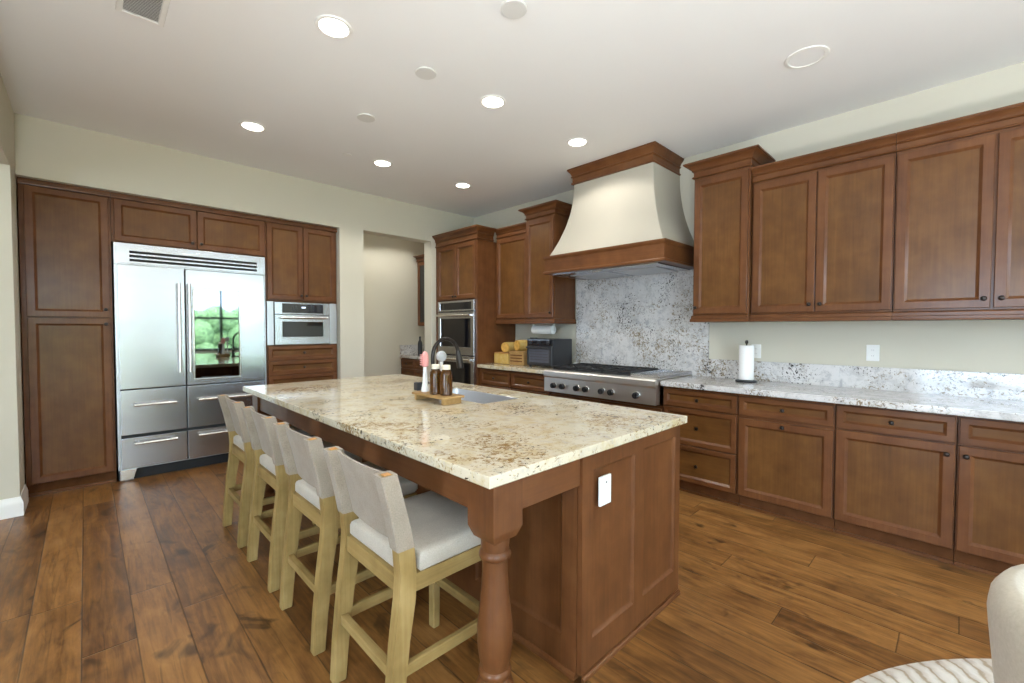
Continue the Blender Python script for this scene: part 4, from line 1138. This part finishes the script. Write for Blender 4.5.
def VR(i, z): return [(vx0 + i, vy0 + i, z), (vx1 - i, vy0 + i, z), (vx1 - i, vy1 - i, z), (vx0 + i, vy1 - i, z)]
m.loops([VR(0, -0.0008), VR(0.003, -0.008), VR(0.024, -0.010), VR(0.028, -0.0008)], False, False)
m.build('frame', TRIM_WHITE, t)
MB().box(vx0 + 0.027, vx1 - 0.027, vy0 + 0.027, vy1 - 0.027, -0.0016, -0.0008).build('backing', simple('vent_dark', (0.05, 0.05, 0.05), 0.8), t)
m = MB(); n = 32
for k in range(n):
    y = vy0 + 0.032 + (vy1 - vy0 - 0.064) * k / (n - 1)
    m.prism([(y, -0.0095), (y + 0.0035, -0.0095), (y + 0.011, -0.0025), (y + 0.0075, -0.0025)], 'x', vx0 + 0.027, vx1 - 0.027)
m.build('slats', TRIM_WHITE, t)

# ------------------------------------------------------------------ rug and upholstered chair at the lower right
RUG_X, RUG_Y, Rr = (1.491, -1.174, 1.543)
def rug_mat():
    m, nt, N, L, P = new_mat('woven_rug')
    tc = node(nt, 'ShaderNodeTexCoord')
    sep = node(nt, 'ShaderNodeSeparateXYZ'); L.new(tc.outputs['Object'], sep.inputs[0])
    ang = math_n(nt, 'ARCTAN2', sep.outputs[1], sep.outputs[0])
    ln = node(nt, 'ShaderNodeVectorMath', operation='LENGTH'); L.new(tc.outputs['Object'], ln.inputs[0])
    nz = node(nt, 'ShaderNodeTexNoise', i_Scale=22.0, i_Detail=4.0); L.new(tc.outputs['Object'], nz.inputs['Vector'])
    ph = math_n(nt, 'ADD', math_n(nt, 'MULTIPLY', ang, 150.0), math_n(nt, 'MULTIPLY', ln.outputs['Value'], 30.0))
    ph = math_n(nt, 'ADD', ph, math_n(nt, 'MULTIPLY', nz.outputs[0], 5.0))
    w = math_n(nt, 'ADD', math_n(nt, 'MULTIPLY', math_n(nt, 'SINE', ph), 0.5), 0.5)
    L.new(ramp(nt, w, [(0.0, srgb(164, 147, 124)), (0.18, srgb(200, 191, 178)), (1.0, srgb(210, 203, 193))]), P.inputs['Base Color'])
    P.inputs['Roughness'].default_value = 0.95
    b = node(nt, 'ShaderNodeBump', i_Strength=0.8, i_Distance=0.006)
    L.new(w, b.inputs['Height']); L.new(b.outputs[0], P.inputs['Normal'])
    return m
RUG_MAT = rug_mat()
m = MB()
seg, rings = 300, 40
lp = []
for j in range(rings + 1):
    r = max(0.004, Rr * j / rings)
    row = []
    for k in range(seg):
        an = 2 * PI * k / seg
        edge = 1.0 + (0.0035 * math.sin(k * PI) if j == rings else 0)
        z = 0.001 if j == rings else 0.013 + random.uniform(-0.0015, 0.0015)
        row.append((r * edge * math.cos(an), r * edge * math.sin(an), z))
    lp.append(row)
m.loops(lp[::-1])
m.loops([[((Rr - 0.01) * math.cos(2 * PI * k / 64), (Rr - 0.01) * math.sin(2 * PI * k / 64), 0.0008) for k in range(64)]], False, True)
o = m.build('round_rug', RUG_MAT, None, 60); o.location = (RUG_X, RUG_Y, 0)
tag(o, 'round cream woven rug on the plank floor at the lower right', 'rug')

t = thing('upholstered_chair', 'cream upholstered barrel chair at the lower right picture corner', 'chair', (1.36, -0.349, 0.018))
m = MB()
lp = []
A0, A1, n = math.radians(-62), math.radians(242), 40
for i in range(n + 1):
    an = A0 + (A1 - A0) * i / n
    mid = math.sin(an) * 0.5 + 0.5
    zt = 0.645 + 0.150 * min(1.0, mid * 1.25)
    ca, sa = math.cos(an), math.sin(an)
    sec = []
    for rr, zz in [(0.235, 0.33), (0.255, 0.33), (0.264, 0.36), (0.282, 0.52), (0.298, zt - 0.10), (0.301, zt - 0.06), (0.297, zt - 0.030), (0.284, zt - 0.008), (0.264, zt), (0.244, zt - 0.008), (0.230, zt - 0.030), (0.224, zt - 0.07), (0.223, 0.50), (0.223, 0.36)]:
        sec.append((rr * ca, rr * sa, zz))
    lp.append(sec)
m.loops(lp); m.build('backrest', CHAIR_CREAM, t, 70)
MB().lathe([(0.20, 0.33), (0.222, 0.345), (0.223, 0.44), (0.21, 0.465), (0.15, 0.478), (0.01, 0.482)], (0, 0, 0), 'z', 40).build('seat', CHAIR_CREAM, t, 60)
for an in (45, 135, 225, 315):
    ca, sa = math.cos(math.radians(an)), math.sin(math.radians(an))
    MB().tube([(0.20 * ca, 0.20 * sa, 0.335), (0.245 * ca, 0.245 * sa, 0.001)], [0.020, 0.013], 12).build('leg', OAK, t)

# ------------------------------------------------------------------ added uplights behind the camera, no known source, to brighten the ceiling
def uplight(x, y, label):
    t = thing('added_uplight', label, 'added fill lamp', (x, y, 0), 0, 'added fill uplights behind the viewpoint')
    MB().lathe([(0.10, 0.0005), (0.11, 0.006), (0.11, 0.30), (0.105, 0.31), (0.095, 0.31), (0.095, 0.285), (0.02, 0.28)], (0, 0, 0), 'z', 32).build('housing', BLACK_PLASTIC, t)
    MB().lathe([(0.092, 0.286), (0.092, 0.292), (0.01, 0.293)], (0, 0, 0), 'z', 32).build('lens', LENS, t)
    d = bpy.data.lights.new('fill_beam', 'SPOT')
    d.energy = FILL_UPLIGHT_POWER; d.color = (0.92, 0.96, 1.0); d.spot_size = math.radians(164); d.spot_blend = 0.5; d.shadow_soft_size = 0.2
    o = bpy.data.objects.new('fill_beam', d); o.location = (0, 0, 0.37); o.rotation_euler = (PI, 0, 0); COL.objects.link(o); o.parent = t
uplight(-0.5, -0.6, 'added black fill uplight just behind the viewpoint, toward the left opening')
uplight(-0.9, -2.6, 'added black fill uplight standing behind the viewpoint near the blank wall')

# ------------------------------------------------------------------ garden hedge outside the glazed doors (seen in the fridge door)
random.seed(3)
m = MB()
for i in range(26):
    x = -5 + i * 0.42
    for zz in (0.35, 1.0, 1.6):
        r = random.uniform(0.35, 0.55)
        m.lathe([(r * 0.2, -r), (r * 0.75, -r * 0.65), (r, 0), (r * 0.75, r * 0.65), (r * 0.2, r)], (x + random.uniform(-0.1, 0.1), -9 + random.uniform(-0.3, 0.3), zz + random.uniform(-0.1, 0.2)), 'z', 9)
h = m.build('garden_hedge', HEDGE, None, 60); tag(h, 'green hedge in the garden reflected in the glass refrigerator door', 'hedge'); h['kind'] = 'stuff'
